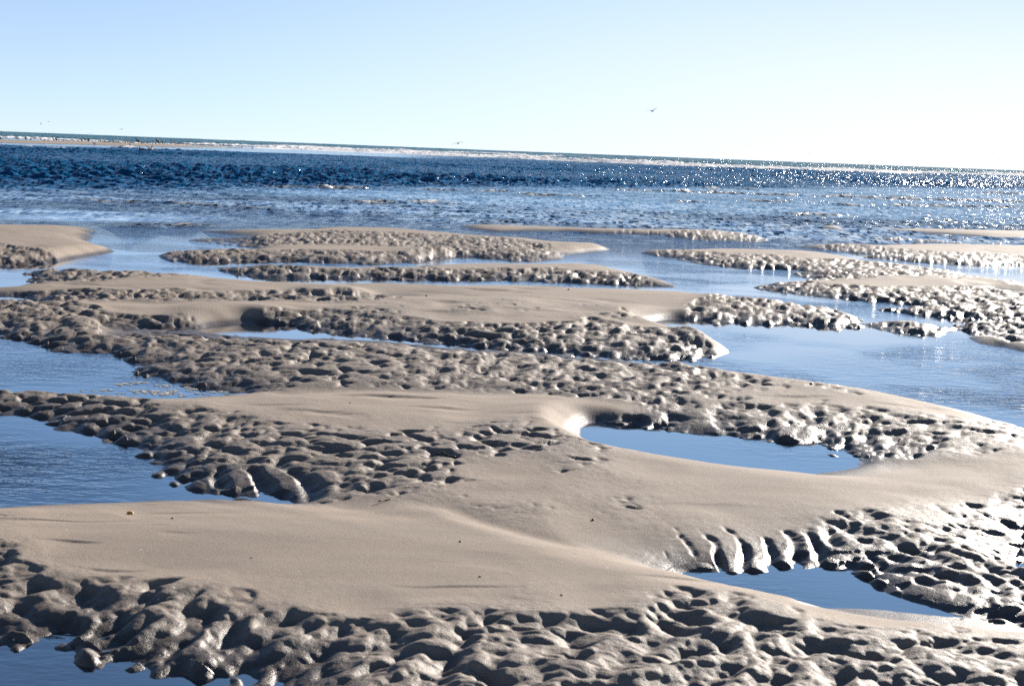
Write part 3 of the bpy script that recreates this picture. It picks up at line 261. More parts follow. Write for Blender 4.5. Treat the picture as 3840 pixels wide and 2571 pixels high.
# ------------------------------------------------------------------ materials
def sand_material():
    t = NT('wet_sand')
    geo = t.add('ShaderNodeNewGeometry'); P = geo.outputs['Position']
    z = t.add('ShaderNodeSeparateXYZ', {0: P}).outputs['Z']
    rough = t.attr('rough')
    n1 = t.noise(P, 1.1, 3); n2 = t.noise(t.scaled(P, (0.6, 3.0, 1)), 2.2, 4, .6); grain = t.noise(P, 190, 4, .75); g2 = t.noise(P, 85, 4, .65)
    zz = t.math('ADD', z, t.math('MULTIPLY', t.math('SUBTRACT', n1, .5), .05))
    wet = t.math('MAXIMUM', t.ramp(zz, .065, .012), t.math('MULTIPLY', t.ramp(rough, .15, .9), t.ramp(zz, .085, .015, .40, .9)))  # damp by height; rippled areas coloured darker to deepen the shade between lumps
    dry = t.mix(t.ramp(n2, .3, .7), (.215, .170, .133), (.270, .213, .166))
    n4 = t.noise(t.scaled(P, (.35, 1.6, 1)), 1.4, 3, .6)
    dry = t.mix(t.math('MULTIPLY', t.ramp(n4, .45, .75), .5), dry, (.205, .178, .152))
    dry = t.mix(t.ramp(grain, .35, .75), dry, (.34, .28, .222))
    dry = t.mix(t.ramp(grain, .42, .28), dry, (.135, .108, .088))
    wet_shade_c = t.mix(n2, (.068, .053, .042), (.10, .08, .065))
    col = t.mix(wet, dry, wet_shade_c)
    # pale broken shell grains, also sun sparkle painted as white specks
    vor = t.add('ShaderNodeTexVoronoi', {'Vector': P, 'Scale': 26.0}, feature='F1')
    spec = t.math('MULTIPLY', t.ramp(vor.outputs['Distance'], .09, .05), t.math('GREATER_THAN', t.add('ShaderNodeSeparateColor', {0: vor.outputs['Color']}).outputs[0], .93))
    col = t.mix(spec, col, (.9, .86, .8))
    # fine laminae that show on steep faces, and grain
    strata = t.add('ShaderNodeTexNoise', {'Vector': t.scaled(P, (1.2, 1.2, 190.0)), 'Scale': 1.0, 'Detail': 2.0}).outputs['Fac']
    b1 = t.add('ShaderNodeBump', {'Height': strata, 'Strength': .35, 'Distance': .004})
    b2 = t.add('ShaderNodeBump', {'Height': g2, 'Strength': t.math('ADD', .06, t.math('MULTIPLY', rough, .4)), 'Distance': .008, 'Normal': b1.outputs[0]})
    b3 = t.add('ShaderNodeBump', {'Height': grain, 'Strength': .4, 'Distance': .003, 'Normal': b2.outputs[0]})
    ro = t.math('ADD', t.math('ADD', t.math('MULTIPLY', wet, -.41), .80), t.math('MULTIPLY', t.math('SUBTRACT', g2, .5), .3))
    sh = t.add('ShaderNodeBsdfPrincipled', {'Base Color': col, 'Roughness': ro, 'Normal': b3.outputs[0], 'Specular IOR Level': t.math('ADD', t.math('MULTIPLY', wet, .28), .2)})
    t.out(sh.outputs[0]); return t.m

def water_material():
    t = NT('salt_water')
    geo = t.add('ShaderNodeNewGeometry'); P = geo.outputs['Position']
    deep = t.attr('deep'); foam = t.attr('foam'); calm = t.attr('ripple'); surf = t.attr('surf'); glit = t.attr('glitter'); sandy = t.attr('sandy')
    w1 = t.noise(t.scaled(P, (.55, 1.0, 1)), 9.0, 3, .55)
    w2 = t.noise(t.scaled(P, (.5, 1.0, 1)), 34.0, 2, .5)
    w3 = t.noise(t.scaled(P, (.6, 1.0, 1)), 2.6, 2, .5)
    patch = t.math('MULTIPLY', calm, t.math('MAXIMUM', t.ramp(t.noise(P, .55, 2), .38, .62), t.math('SUBTRACT', calm, .55, 0, True)))
    st = t.math('ADD', t.math('MULTIPLY', patch, .95), t.math('MULTIPLY', deep, .0))
    b0 = t.add('ShaderNodeBump', {'Height': w3, 'Strength': t.math('MULTIPLY', deep, .8), 'Distance': .14})
    b1 = t.add('ShaderNodeBump', {'Height': w1, 'Strength': t.math('ADD', t.math('MULTIPLY', st, .6), t.math('MULTIPLY', deep, .9)), 'Distance': .05, 'Normal': b0.outputs[0]})
    b2 = t.add('ShaderNodeBump', {'Height': w2, 'Strength': t.math('ADD', t.math('MULTIPLY', st, .6), t.math('ADD', .02, t.math('MULTIPLY', deep, .9))), 'Distance': .016, 'Normal': b1.outputs[0]})
    vo = t.add('ShaderNodeTexVoronoi', {'Vector': t.scaled(P, (11, 3.2, 1)), 'Scale': 1.0}, feature='F1')
    tilt = t.add('ShaderNodeVectorMath', {0: vo.outputs['Color'], 1: (.5, .5, .5)}, operation='SUBTRACT').outputs[0]
    t3 = t.add('ShaderNodeVectorMath', {0: tilt, 1: tilt}, operation='MULTIPLY').outputs[0]
    t3 = t.add('ShaderNodeVectorMath', {0: t3, 1: tilt}, operation='MULTIPLY').outputs[0]
    gk = t.math('MINIMUM', t.math('ADD', deep, t.math('MULTIPLY', glit, 1.0)), 1.7)
    sc3 = t.add('ShaderNodeVectorMath', {0: t3, 'Scale': t.math('MULTIPLY', gk, 5.6)}, operation='SCALE').outputs[0]
    sc3 = t.scaled(sc3, (1, 1, .12))
    lean = t.add('ShaderNodeCombineXYZ', {'Y': t.math('ADD', t.math('MULTIPLY', st, -.12), t.math('MULTIPLY', deep, -.07))}).outputs[0]
    sc3 = t.add('ShaderNodeVectorMath', {0: sc3, 1: lean}, operation='ADD').outputs[0]
    N = t.add('ShaderNodeVectorMath', {0: t.add('ShaderNodeVectorMath', {0: b2.outputs[0], 1: sc3}, operation='ADD').outputs[0]}, operation='NORMALIZE').outputs[0]
    fr = t.add('ShaderNodeFresnel', {'IOR': 1.36, 'Normal': N}).outputs[0]
    fr = t.math('POWER', fr, t.ramp(deep, 0, .6, .36, 1.5))
    gl = t.add('ShaderNodeBsdfGlossy', {'Color': (1, 1, 1, 1), 'Roughness': t.math('ADD', .015, t.math('MULTIPLY', gk, .07)), 'Normal': N})
    tr = t.add('ShaderNodeBsdfTransparent', {'Color': (.24, .40, .56, 1)})
    body = t.mix(surf, (.0005, .062, .152), (.03, .11, .12))
    body = t.mix(sandy, body, (.20, .18, .15))
    df = t.add('ShaderNodeBsdfDiffuse', {'Color': body, 'Normal': N})
    inner = t.add('ShaderNodeMixShader', {0: t.ramp(deep, .02, .5), 1: tr.outputs[0], 2: df.outputs[0]})
    sh = t.add('ShaderNodeMixShader', {0: fr, 1: inner.outputs[0], 2: gl.outputs[0]})
    fn = t.noise(t.scaled(P, (1, .5, 1)), 2.6, 5, .7)
    ff = t.ramp(t.math('ADD', foam, t.math('MULTIPLY', t.math('SUBTRACT', fn, .5), 1.1)), .42, .62)
    ff = t.math('MULTIPLY', ff, t.math('GREATER_THAN', foam, .02))
    fd = t.add('ShaderNodeBsdfDiffuse', {'Color': (.78, .76, .74, 1)})
    sh2 = t.add('ShaderNodeMixShader', {0: ff, 1: sh.outputs[0], 2: fd.outputs[0]})
    t.out(sh2.outputs[0]); return t.m

def plain(name, col, rough=.7, var=.25, scale=30):
    t = NT(name)
    co = t.add('ShaderNodeTexCoord').outputs['Object']
    n = t.noise(co, scale, 3)
    c = t.mix(n, tuple(x * (1 - var) for x in col), tuple(min(1, x * (1 + var)) for x in col))
    sh = t.add('ShaderNodeBsdfPrincipled', {'Base Color': c, 'Roughness': rough})
    t.out(sh.outputs[0]); return t.m

M_SAND = sand_material(); M_WATER = water_material()

# ------------------------------------------------------------------ sand: coarse maps on a fan grid
NU, NV = 760, 760
UMAX = 1.0
us = np.linspace(-UMAX, UMAX, NU); lv = np.linspace(math.log(1.5), math.log(50), NV)
Yg = np.exp(lv)[:, None] * np.ones((1, NU)); Xg = us[None, :] * Yg
mask = np.zeros(Xg.shape, bool)
for v, poly in OPS:
    mask[inside(poly, Xg, Yg)] = bool(v)
def dist_map(seedmask, c0=None, k=0.0, extra=()):
    sx = np.where(seedmask, Xg, 1e6).astype(np.float32); sy = np.where(seedmask, Yg, 1e6).astype(np.float32)
    sc = np.zeros(Xg.shape, np.float32)
    for c, pts in extra:
        for (x0, y0), (x1, y1) in zip(pts[:-1], pts[1:]):
            n = max(2, int(math.hypot(x1 - x0, y1 - y0) / .02))
            for tt in np.linspace(0, 1, n):
                x = x0 + (x1 - x0) * tt; y = y0 + (y1 - y0) * tt
                j = int(round((math.log(y) - lv[0]) / (lv[1] - lv[0]))); i = int(round((x / y + UMAX) / (us[1] - us[0])))
                if 0 <= j < NV and 0 <= i < NU and sx[j, i] > 1e5:
                    sx[j, i] = x; sy[j, i] = y; sc[j, i] = c
    def cost(ax, ay, ac):
        vx = Xg - ax; vy = Yg - ay; d = np.hypot(vx, vy) + 1e-6
        if k: d = d * (1 + k * np.maximum(0, (-.6 * vx - .8 * vy) / d) ** 1.5)
        return (d + ac).astype(np.float32)
    best = cost(sx, sy, sc)
    for step in (1, 2, 512, 256, 128, 64, 32, 16, 8, 4, 2, 1, 64, 16, 4, 2, 1):
        for dj in (-step, 0, step):
            for di in (-step, 0, step):
                if dj == 0 and di == 0: continue
                def sh(a, f):
                    o = np.full_like(a, f)
                    j0, j1 = max(0, dj), NV + min(0, dj); i0, i1 = max(0, di), NU + min(0, di)
                    o[j0:j1, i0:i1] = a[j0 - dj:j1 - dj, i0 - di:i1 - di]; return o
                ax, ay, ac = sh(sx, 1e6), sh(sy, 1e6), sh(sc, 0)
                c = cost(ax, ay, ac); m = c < best
                best[m] = c[m]; sx[m] = ax[m]; sy[m] = ay[m]; sc[m] = ac[m]
    return best
dl = dist_map(~mask, k=3.6, extra=SRC)
dw = dist_map(mask); de = dist_map(~mask)
base = np.where(mask, .085 * (1 - np.exp(-dl / .42)) + .055 * (1 - np.exp(-dl / 4.0)), -.14 * (1 - np.exp(-dw / .5)))
for cx, cy, rad in BAYS:
    w = np.exp(-(((Xg - cx) / rad) ** 2 + ((Yg - cy) / (rad * 1.2)) ** 2) ** 2) * mask
    base = base * (1 - w) + .13 * smooth(-.03, .27, de) * w
base = blur(base, 2)
rg = np.zeros(Xg.shape)
for v, poly in ROUGH:
    m = inside(poly, Xg, Yg); rg[m] = np.maximum(rg[m], v)
fw_ = smooth(6.5, 13, Yg)
r14 = blur(rg, 14); rg = fw_ * r14 + (1 - fw_) * (.25 * r14 + .75 * blur(rg, 200))
fl = np.zeros(Xg.shape)
for v, poly in FLAT:
    m = inside(poly, Xg, Yg); fl[m] = np.maximum(fl[m], v)
base = np.where(base > 0, base * (1 - blur(fl, 10)), base)
sdist = blur(np.where(mask, np.minimum(dl, 5), -np.minimum(dw, 30)), 1)
def sample(a, X, Y):
    fi = np.clip((X / Y + UMAX) / (us[1] - us[0]), 0, NU - 1.001); fj = np.clip((np.log(Y) - lv[0]) / (lv[1] - lv[0]), 0, NV - 1.001)
    i = fi.astype(int); j = fj.astype(int); fi = fi - i; fj = fj - j
    return (a[j, i] * (1 - fi) + a[j, i + 1] * fi) * (1 - fj) + (a[j + 1, i] * (1 - fi) + a[j + 1, i + 1] * fi) * fj

# ------------------------------------------------------------------ rippled sand
def lumps(X, Y, sx, sy, seed, front=2.9, rotamp=.5, sharp=10.5):
    """overlapping rounded ripple lobes: long gentle backs, steep faces towards -y"""
    u = X / sx; v = Y / sy
    iu = np.floor(u); iv = np.floor(v)
    acc = np.full(X.shape, math.exp(0.0), np.float32)
    for dj in (-2, -1, 0, 1, 2):
        for di in (-1, 0, 1):
            cx = iu + di; cy = iv + dj
            jx = hash2(cx, cy, seed); jy = hash2(cx, cy, seed + 1); s = hash2(cx, cy, seed + 2); a = (hash2(cx, cy, seed + 3) - .5) * 2 * rotamp
            du = u - (cx + .1 + .8 * jx); dv = v - (cy + .05 + .9 * jy)
            ca = np.cos(a); sa = np.sin(a)
            p = du * ca - dv * sa; q = du * sa + dv * ca
            q = np.where(q < 0, q * front, q * .62); p = np.where(p > 0, p * 1.45, p * 1.0)
            d2 = (p * p + q * q) / (.95 * (.6 + .7 * s))
            h = (.55 + .6 * s) * (1 - .45 * d2 - .55 * np.sqrt(d2 + .01))
            acc += np.exp(np.clip(sharp * h, -20, 20))
    return np.log(acc) / sharp
AMP = .077
def sand_height(X, Y):
    b = sample(base, X, Y); r = sample(rg, X, Y); d = sample(sdist, X, Y)
    r = np.clip(r + r * (1 - r) * 2.6 * fbm(X * 2.6, Y * 2.2, 5, 2), 0, 1)
    wx = X + .12 * vnoise(X * 1.7, Y * 1.7, 21) + .05 * vnoise(X * 5, Y * 5, 22)
    wy = Y + .16 * vnoise(X * 1.3, Y * 1.1, 23) + .05 * vnoise(X * 6, Y * 4, 24)
    flt = sample(fl, X, Y)
    r = r * np.exp(-np.maximum(-d, 0) / .4) * (1 - .45 * flt)
    L1 = lumps(wx, wy, .13, .105, 100)
    L2 = lumps(wx + .12 * wy, wy, .21, .175, 200, rotamp=.4)
    L3 = lumps(wx, wy, .06, .05, 300, front=2.0)
    H1 = .95 - lumps(wx - .25 * wy, wy, .15, .115, 500, front=.8, rotamp=.6, sharp=9.0)
    big = np.clip(fbm(X * .8, Y * .6, 31, 2) + .5, 0, 1)
    nb = smooth(6.0, 5.0, Y); fz = smooth(9, 15, Y)
    mixb = .15 + .45 * big + .12 * nb
    hole = np.clip(.28 + 1.5 * fbm(X * .7, Y * .5, 33, 2) + .5 * smooth(-.3, .9, X) * smooth(6.5, 5, Y), 0, 1)
    hole = hole * .85
    L = (L1 * (1 - mixb) + L2 * mixb) * (1 - hole) + H1 * hole + .16 * (L3 - .4)
    for cx, cy, ax, ay, per, ang, wgt in RIDGES:
        mk = wgt * np.exp(-(((X - cx) / ax) ** 2 + ((Y - cy) / ay) ** 2) ** 2)
        ph = (wx * math.cos(ang) + wy * math.sin(ang)) / per + .55 * fbm(X * 3.2, Y * 2.2, 61, 2)
        f = ph - np.floor(ph); f = np.where(f < .55, f / .55, (1 - f) / .45); f = f * f * (3 - 2 * f)
        rid = .95 * f * (.6 + .9 * np.clip(vnoise(X * 9, Y * 7, 62) + .4, 0, 1)) + .2 * L1
        L = L * (1 - mk) + rid * mk
    cap = np.where(r > .02, -.15 + (.80 + .12 * fz) * smooth(0, 1, r) ** .8, -1)
    pit = cap - L; pit = np.where(pit > 0, pit, 0) + .03 * np.log1p(np.exp(-np.abs(pit) / .03))
    pit = pit * smooth(0, .08, r)
    h = b - AMP * (1 + .25 * nb + .45 * fz) * (pit - (.34 - .25 * flt) * r) + r * (.004 * vnoise(X * 20, Y * 20, 51) + .003 * vnoise(X * 45, Y * 45, 52))
    # ragged bank and a few half-drowned lumps just off it
    off = np.exp(-(np.maximum(-d, 0) / .25) ** 2) * (d < 0)
    h = h + 0.05 * off * r * np.clip(L1 - .55, 0, 1)
    # smooth tops: faint swells, thin wind-scoured ledges
    sm = 1 - r
    h = h + sm * (.010 * fbm(X * .9, Y * .8, 41, 2) + .0022 * vnoise(X * 2.5, Y * 9, 43)) * smooth(0, .5, np.abs(d))
    led = lumps(wx * .8, wy * 1.1, .5, .26, 400, front=4.5, rotamp=.25)
    amt = np.clip(fbm(X * 1.1, Y * .9, 45, 2) * 2.6 + .35, 0, 1) * sm * smooth(.15, .7, d)
    h = h + amt * .04 * (np.minimum(led, .47) - .47)
    for px, py, rad, hh in CLODS:
        dd = ((X - px + .3 * (Y - py) + .02 * vnoise(X * 30, Y * 30, 8)) ** 2 + ((Y - py) * np.where(Y < py, .9, .6)) ** 2) / (rad * 1.25) ** 2
        h = np.where(dd < 4, np.maximum(h, .75 * hh * (1.15 - .75 * dd - .4 * np.sqrt(dd + .02)) + .008 * vnoise(X * 25, Y * 25, 9)), h)
    return h, r
inv = np.concatenate([np.linspace(1 / 1.0, 1 / 3.4, 90)[:-1], np.linspace(1 / 3.4, 1 / 16, 900)[:-1], np.linspace(1 / 16, 1 / 46, 190)])
rows = 1 / inv
cu = np.concatenate([np.linspace(-.95, -.46, 130)[:-1], np.linspace(-.46, .46, 1500), np.linspace(.46, .95, 130)[1:]])
Y = rows[:, None] * np.ones((1, len(cu))); X = cu[None, :] * Y
Z, Rr = sand_height(X, Y)
o = grid_object('sand_flat', X, Y, Z, M_SAND, {'rough': Rr})
tag(o, kind='structure')

# ------------------------------------------------------------------ water
def deepness(X, Y):
    u = X / Y
    edge = 1 / np.clip(.0156 - .0236 * u, .0062, .05)
    return smooth(.82, 1.18, Y / edge + .12 * fbm(X * .05, Y * .08, 3, 2))
# still pools
yr = np.concatenate([np.linspace(1, 20, 260), np.linspace(20, 24, 60)[1:]])
cu2 = np.linspace(-1, 1, 420)
Yp = yr[:, None] * np.ones((1, 420)); Xp = cu2[None, :] * Yp
zero = np.zeros(Xp.shape)
rip = np.zeros(Xp.shape)
for cx, cy, rr, a in RIPPLE: rip = np.maximum(rip, a * np.exp(-((Xp - cx) ** 2 + ((Yp - cy) * 1.0) ** 2) / rr ** 2))
def ripple_sea(X, Y): return (.45 + 1.15 * smooth(-.3, .3, fbm(X * .12, Y * .25, 160, 2))) * smooth(14, 27, Y)
rip = np.maximum(rip, ripple_sea(Xp, Yp))
o = grid_object('tide_pool_water', Xp, Yp, zero, M_WATER, {'deep': zero, 'foam': zero, 'ripple': rip, 'surf': zero, 'glitter': zero, 'sandy': zero}); tag(o, kind='structure')
# sea
y0 = [24.0]
while y0[-1] < 9000:
    y = y0[-1]
    y0.append(y + (.16 if y < 60 else .26 if y < 110 else .42 if y < 190 else .75 if y < 330 else 1.3 if y < 520 else max(2.2, y * .006)))
yr = np.array(y0)
cu3 = np.concatenate([np.linspace(-1.3, -.46, 130)[:-1], np.linspace(-.46, .46, 1180), np.linspace(.46, 1.3, 130)[1:]])
Ys = yr[:, None] * np.ones((1, len(cu3))); Xs = cu3[None, :] * Ys; Us = Xs / Ys
deep = deepness(Xs, Ys)
rng = np.random.default_rng(4)
chop = np.zeros(Xs.shape, np.float32); swell = np.zeros(Xs.shape, np.float32)
for i in range(40):
    lam = math.exp(rng.uniform(math.log(.42), math.log(2.3))); th = rng.normal(math.radians(-70), .75)
    kx, ky = 2 * math.pi / lam * math.cos(th), 2 * math.pi / lam * math.sin(th)
    ph = (kx * Xs + ky * Ys + rng.uniform(0, 6.28)).astype(np.float32)
    s = np.sin(ph) + .32 * np.cos(2 * ph)
    chop += (lam ** .7) * .0165 * s
for i in range(9):
    lam = rng.uniform(9, 32); th = rng.normal(math.radians(-86), .22)
    kx, ky = 2 * math.pi / lam * math.cos(th), 2 * math.pi / lam * math.sin(th)
    swell += (lam / 20) * .055 * np.sin((kx * Xs + ky * Ys + rng.uniform(0, 6.28)).astype(np.float32))
gust = np.clip(.8 + 1.3 * fbm(Xs * .05, Ys * .03, 60, 4), .3, 1.6)
# far surf and outer sea, distances as a curve over bearing
def surf_line(u):
    return np.interp(u, [-.8, -.36, -.16, -.03, .05, .13, .25, .36, .8], [300, 335, 350, 330, 300, 285, 330, 430, 600])
SL = surf_line(Us) + 9 * vnoise(Xs * .03, Xs * 0, 70) * 2
# shallow calm strip before the surf at the left
ys_ = np.interp(Us, [-.8, -.36, -.16, 0], [165, 168, 208, 215])
strip = smooth(.02, -.12, Us) * smooth(.97, 1.05, Ys / ys_) * smooth(1.0, .9, Ys / SL)
outer = smooth(.98, 1.25, Ys / SL)
amp = deep * gust * (1 - .93 * strip) * (1 + .5 * outer)
Zs = amp * chop + .16 * (1 - deep) * chop * smooth(24, 34, Ys) + outer * swell * np.clip(Ys / 500, 1, 4)
foam = np.zeros(Xs.shape, np.float32); surf = outer * .75 + .25 * smooth(.8, 1, Ys / SL)
def breaker(off, hgt, wid, fw, seed, thr):
    global Zs, foam
    d = Ys - (SL + off + 14 * vnoise(Xs * .012, Xs * 0 + 3, seed) * 2)
    on = smooth(thr - .12, thr + .18, vnoise(Xs * .017, Xs * 0, seed + 1) + .5 + .3 * vnoise(Xs * .06, Xs * 0, seed + 2))
    prof = np.where(d < 0, np.exp(-(d / (wid * .45)) ** 2), np.exp(-(d / (wid * 1.4)) ** 2))
    rag = 1 + .5 * vnoise(Xs * .5, Ys * .25, seed + 3) + .3 * vnoise(Xs * 1.6, Ys * .8, seed + 4)
    Zs = Zs + hgt * prof * (.35 + .65 * on) * rag
    foam = np.maximum(foam, on * np.where(d < 0, np.exp(-(d / (fw * 1.6)) ** 2), np.exp(-(d / (fw * .6)) ** 2)) * (.75 + .5 * vnoise(Xs * .3, Ys * .15, seed + 5)))
breaker(-22, .30, 4, 12, 85, .12)
breaker(4, .45, 5, 12, 80, .15)
breaker(48, .45, 6, 12, 90, .36)
breaker(115, .55, 8, 12, 100, .55)
breaker(230, .6, 10, 10, 110, .68)
# small rollers in the shallow wash
brown = np.zeros(Xs.shape, np.float32)
near = Ys[:, 0] < 130
nr = int(near.sum())
for h, pts in ROLL:
    for (x0, y0_), (x1, y1_) in zip(pts[:-1], pts[1:]):
        xx = Xs[:nr]; yy = Ys[:nr]
        L = math.hypot(x1 - x0, y1_ - y0_); ex, ey = (x1 - x0) / L, (y1_ - y0_) / L
        wob = .5 * vnoise(xx * .7, yy * 0, 130) + .25 * vnoise(xx * 2.5, yy * 0, 131)
        s = (xx - x0) * ex + (yy - y0_) * ey; d = -(xx - x0) * ey + (yy - y0_) * ex + wob * 1.2
        w = smooth(-.6, .8, s) * smooth(L + .6, L - .8, s)
        sc_ = np.maximum(1, yy / 45)
        rag = np.clip(.8 + .9 * vnoise(xx * 1.3, yy * .4, 133) + .5 * vnoise(xx * 4, yy, 134), 0, 2)
        pr = np.where(d < 0, np.exp(-(d / (.28 * sc_)) ** 2), np.exp(-(d / (.7 * sc_)) ** 2))
        Zs[:nr] += h * w * pr * rag * .95
        brown[:nr] = np.maximum(brown[:nr], w * np.where(d < 0, np.exp(-(d / (.5 * sc_)) ** 2), np.exp(-(d / (.3 * sc_)) ** 2)))
        foam[:nr] = np.maximum(foam[:nr], w * (.25 + .27 * rag) * np.where(d < 0, np.exp(-(d / (.55 * sc_)) ** 2), np.exp(-(d / (.2 * sc_)) ** 2)))
# broken water along the near side of the spit
for (xa, ya, xb, yb, hh) in SHORE:
    s = (Xs - xa) / (xb - xa); yy = ya + (yb - ya) * s; d = Ys - yy + 3 * vnoise(Xs * .2, Xs * 0, 140)
    w = smooth(-.05, .1, s) * smooth(1.05, .9, s) * np.clip(.8 + vnoise(Xs * .8, Ys * .3, 141), 0, 1.5)
    Zs += hh * w * np.exp(-(d / 2.0) ** 2); foam = np.maximum(foam, (.66 if hh > .3 else .5) * w * np.exp(-(d / 3.2) ** 2))
caps = (vnoise(Xs * .12, Ys * .05, 150) + .5 * vnoise(Xs * .6, Ys * .3, 151)) * outer
foam = np.maximum(foam, smooth(.5, .7, caps) * .8)
Zs[0] = 0; 
ripS = (1 - deep) * ripple_sea(Xs, Ys)
o = grid_object('sea_water', Xs, Ys, Zs, M_WATER, {'deep': np.maximum(np.maximum(deep * (1 - .9 * strip), .22 * smooth(26, 40, Ys)), .6 * brown), 'foam': foam, 'ripple': ripS, 'surf': surf, 'sandy': brown, 'glitter': np.clip(smooth(24, 32, Ys) * (.25 + .5 * smooth(-.2, .36, Us)) + 1.4 * brown, 0, 1.7)}); tag(o, kind='structure')

# ------------------------------------------------------------------ far sand spit
n = 160
sp = np.array(SPIT_FRONT), np.array(SPIT_BACK)
tt = np.linspace(0, 1, n); ww = np.linspace(0, 1, 30)
fx = np.interp(tt, np.linspace(0, 1, len(sp[0])), sp[0][:, 0]); fy = np.interp(tt, np.linspace(0, 1, len(sp[0])), sp[0][:, 1])
bx = np.interp(tt, np.linspace(0, 1, len(sp[1])), sp[1][:, 0]); by = np.interp(tt, np.linspace(0, 1, len(sp[1])), sp[1][:, 1])
Xq = fx[None] + (bx - fx)[None] * ww[:, None]; Yq = fy[None] + (by - fy)[None] * ww[:, None]
end = smooth(1.0, .86, tt)[None]
Zq = (.24 * (smooth(0, .3, ww) * smooth(1, .97, ww))[:, None] * end - .04 + .03 * fbm(Xq * .1, Yq * .1, 170, 2))
Zq[0] = -.3; Zq[-1] = -.3
o = grid_object('sand_spit', Xq, Yq, Zq, M_SAND, {'rough': np.zeros(Xq.shape)}); tag(o, kind='structure')
def spit_z(x, y):
    k = np.argmin((Xq - x) ** 2 + (Yq - y) ** 2); return max(0.0, float(Zq.ravel()[k]))

# ------------------------------------------------------------------ birds
def tube(bm, pts, rad, seg=10, flat=1.0):
    pts = [np.array(p, float) for p in pts]; rings = []
    for i, p in enumerate(pts):
        d = pts[min(i + 1, len(pts) - 1)] - pts[max(i - 1, 0)]; d /= np.linalg.norm(d) + 1e-9
        a = np.cross(d, (0, 1, 0)); 
        if np.linalg.norm(a) < .2: a = np.cross(d, (0, 0, 1))
        a /= np.linalg.norm(a); b = np.cross(d, a)
        rings.append([bm.verts.new(p + rad[i] * (math.cos(t) * a + flat * math.sin(t) * b)) for t in [2 * math.pi * k / seg for k in range(seg)]])
    for r0, r1 in zip(rings[:-1], rings[1:]):
        for k in range(seg): bm.faces.new((r0[k], r0[(k + 1) % seg], r1[(k + 1) % seg], r1[k]))
    bm.faces.new(rings[0][::-1]); bm.faces.new(rings[-1])
def wing(bm, secs):
    """secs: (leading point, chord vector, thickness) from root to tip"""
    rings = []
    for p, c, th in secs:
        p = np.array(p, float); c = np.array(c, float); up = np.array((0, 0, 1.0))
        prof = [(0, 0), (.15, .9), (.4, 1), (.75, .45), (1, 0), (.7, -.25), (.35, -.4), (.12, -.45)]
        rings.append([bm.verts.new(p + c * a + up * th * b) for a, b in prof])
    m = len(rings[0])
    for r0, r1 in zip(rings[:-1], rings[1:]):
        for k in range(m): bm.faces.new((r0[k], r0[(k + 1) % m], r1[(k + 1) % m], r1[k]))
    bm.faces.new(rings[0][::-1]); bm.faces.new(rings[-1])
def fused(name, build, mats, vox, paint=None):
    bm = bmesh.new(); build(bm); bmesh.ops.recalc_face_normals(bm, faces=bm.faces)
    me = bpy.data.meshes.new(name + '_rough'); bm.to_mesh(me); bm.free()
    ob = bpy.data.objects.new(name + '_rough', me); C.objects.link(ob)
    md = ob.modifiers.new('r', 'REMESH'); md.mode = 'VOXEL'; md.voxel_size = vox
    s = ob.modifiers.new('s', 'SMOOTH'); s.iterations = 2; s.factor = .5
    dg = bpy.context.evaluated_depsgraph_get(); dg.update()
    res = bpy.data.meshes.new_from_object(ob.evaluated_get(dg)); res.name = name
    bpy.data.objects.remove(ob); bpy.data.meshes.remove(me)
    res.materials.clear()
    for m in mats: res.materials.append(m)
    for p in res.polygons:
        p.use_smooth = True
        if paint: p.material_index = paint(p.center)
    return res
def solid(name, build, mat):
    bm = bmesh.new(); build(bm); bmesh.ops.recalc_face_normals(bm, faces=bm.faces)
    me = bpy.data.meshes.new(name); bm.to_mesh(me); bm.free(); me.materials.append(mat)
    for p in me.polygons: p.use_smooth = True
    return me
B_DARK = plain('dark_plumage', (.018, .016, .016), .55); B_BROWN = plain('brown_plumage', (.075, .06, .048), .7)
B_GREY = plain('grey_plumage', (.30, .29, .28), .7); B_WHITE = plain('white_plumage', (.72, .70, .68), .75, .08); B_BILL = plain('horn_bill', (.16, .11, .06), .5)
B_LEG = plain('dark_legs', (.03, .026, .024), .6)
# every bird faces -x, stands with its feet at the origin
def cormorant(bm, neck=1.0, lean=0.0):
    tube(bm, [(.22, 0, .17), (.14, 0, .22), (.05, 0, .30), (-.03, 0, .41), (-.07, 0, .50), (-.08, 0, .56)], [.03, .075, .115, .115, .07, .045])
    tube(bm, [(-.07, 0, .50), (-.10, 0, .50 + .10 * neck), (-.07, 0, .50 + .19 * neck), (-.08 - lean, 0, .50 + .28 * neck), (-.13 - lean, 0, .50 + .31 * neck), (-.17 - lean, 0, .50 + .305 * neck)], [.075, .052, .046, .048, .046, .026])
    tube(bm, [(.12, 0, .20), (.24, 0, .10), (.32, 0, .05)], [.05, .035, .03], flat=1.6)
def cormorant_bill(bm, neck=1.0, lean=0.0):
    tube(bm, [(-.16 - lean, 0, .50 + .305 * neck), (-.22 - lean, 0, .50 + .305 * neck), (-.245 - lean, 0, .50 + .295 * neck)], [.016, .010, .006], 8)
def legs2(h, x=.04, w=.05, r=.012):
    def f(side):
        def g(bm):
            tube(bm, [(x, side * w, h), (x + .005, side * w, h * .5), (x - .005, side * w, .012)], [r * 1.3, r, r], 8)
            tube(bm, [(x + .02, side * w, .012), (x - .06, side * w, .008)], [r * .9, r * .9], 8, 2.2)
        return g
    return f
def roosting(bm):
    tube(bm, [(.24, 0, .17), (.16, 0, .24), (.05, 0, .31), (-.05, 0, .38), (-.11, 0, .44), (-.12, 0, .50)], [.03, .11, .15, .15, .11, .05])
    tube(bm, [(-.12, 0, .42), (-.11, 0, .50), (-.05, 0, .53), (.03, 0, .50)], [.07, .055, .05, .03])
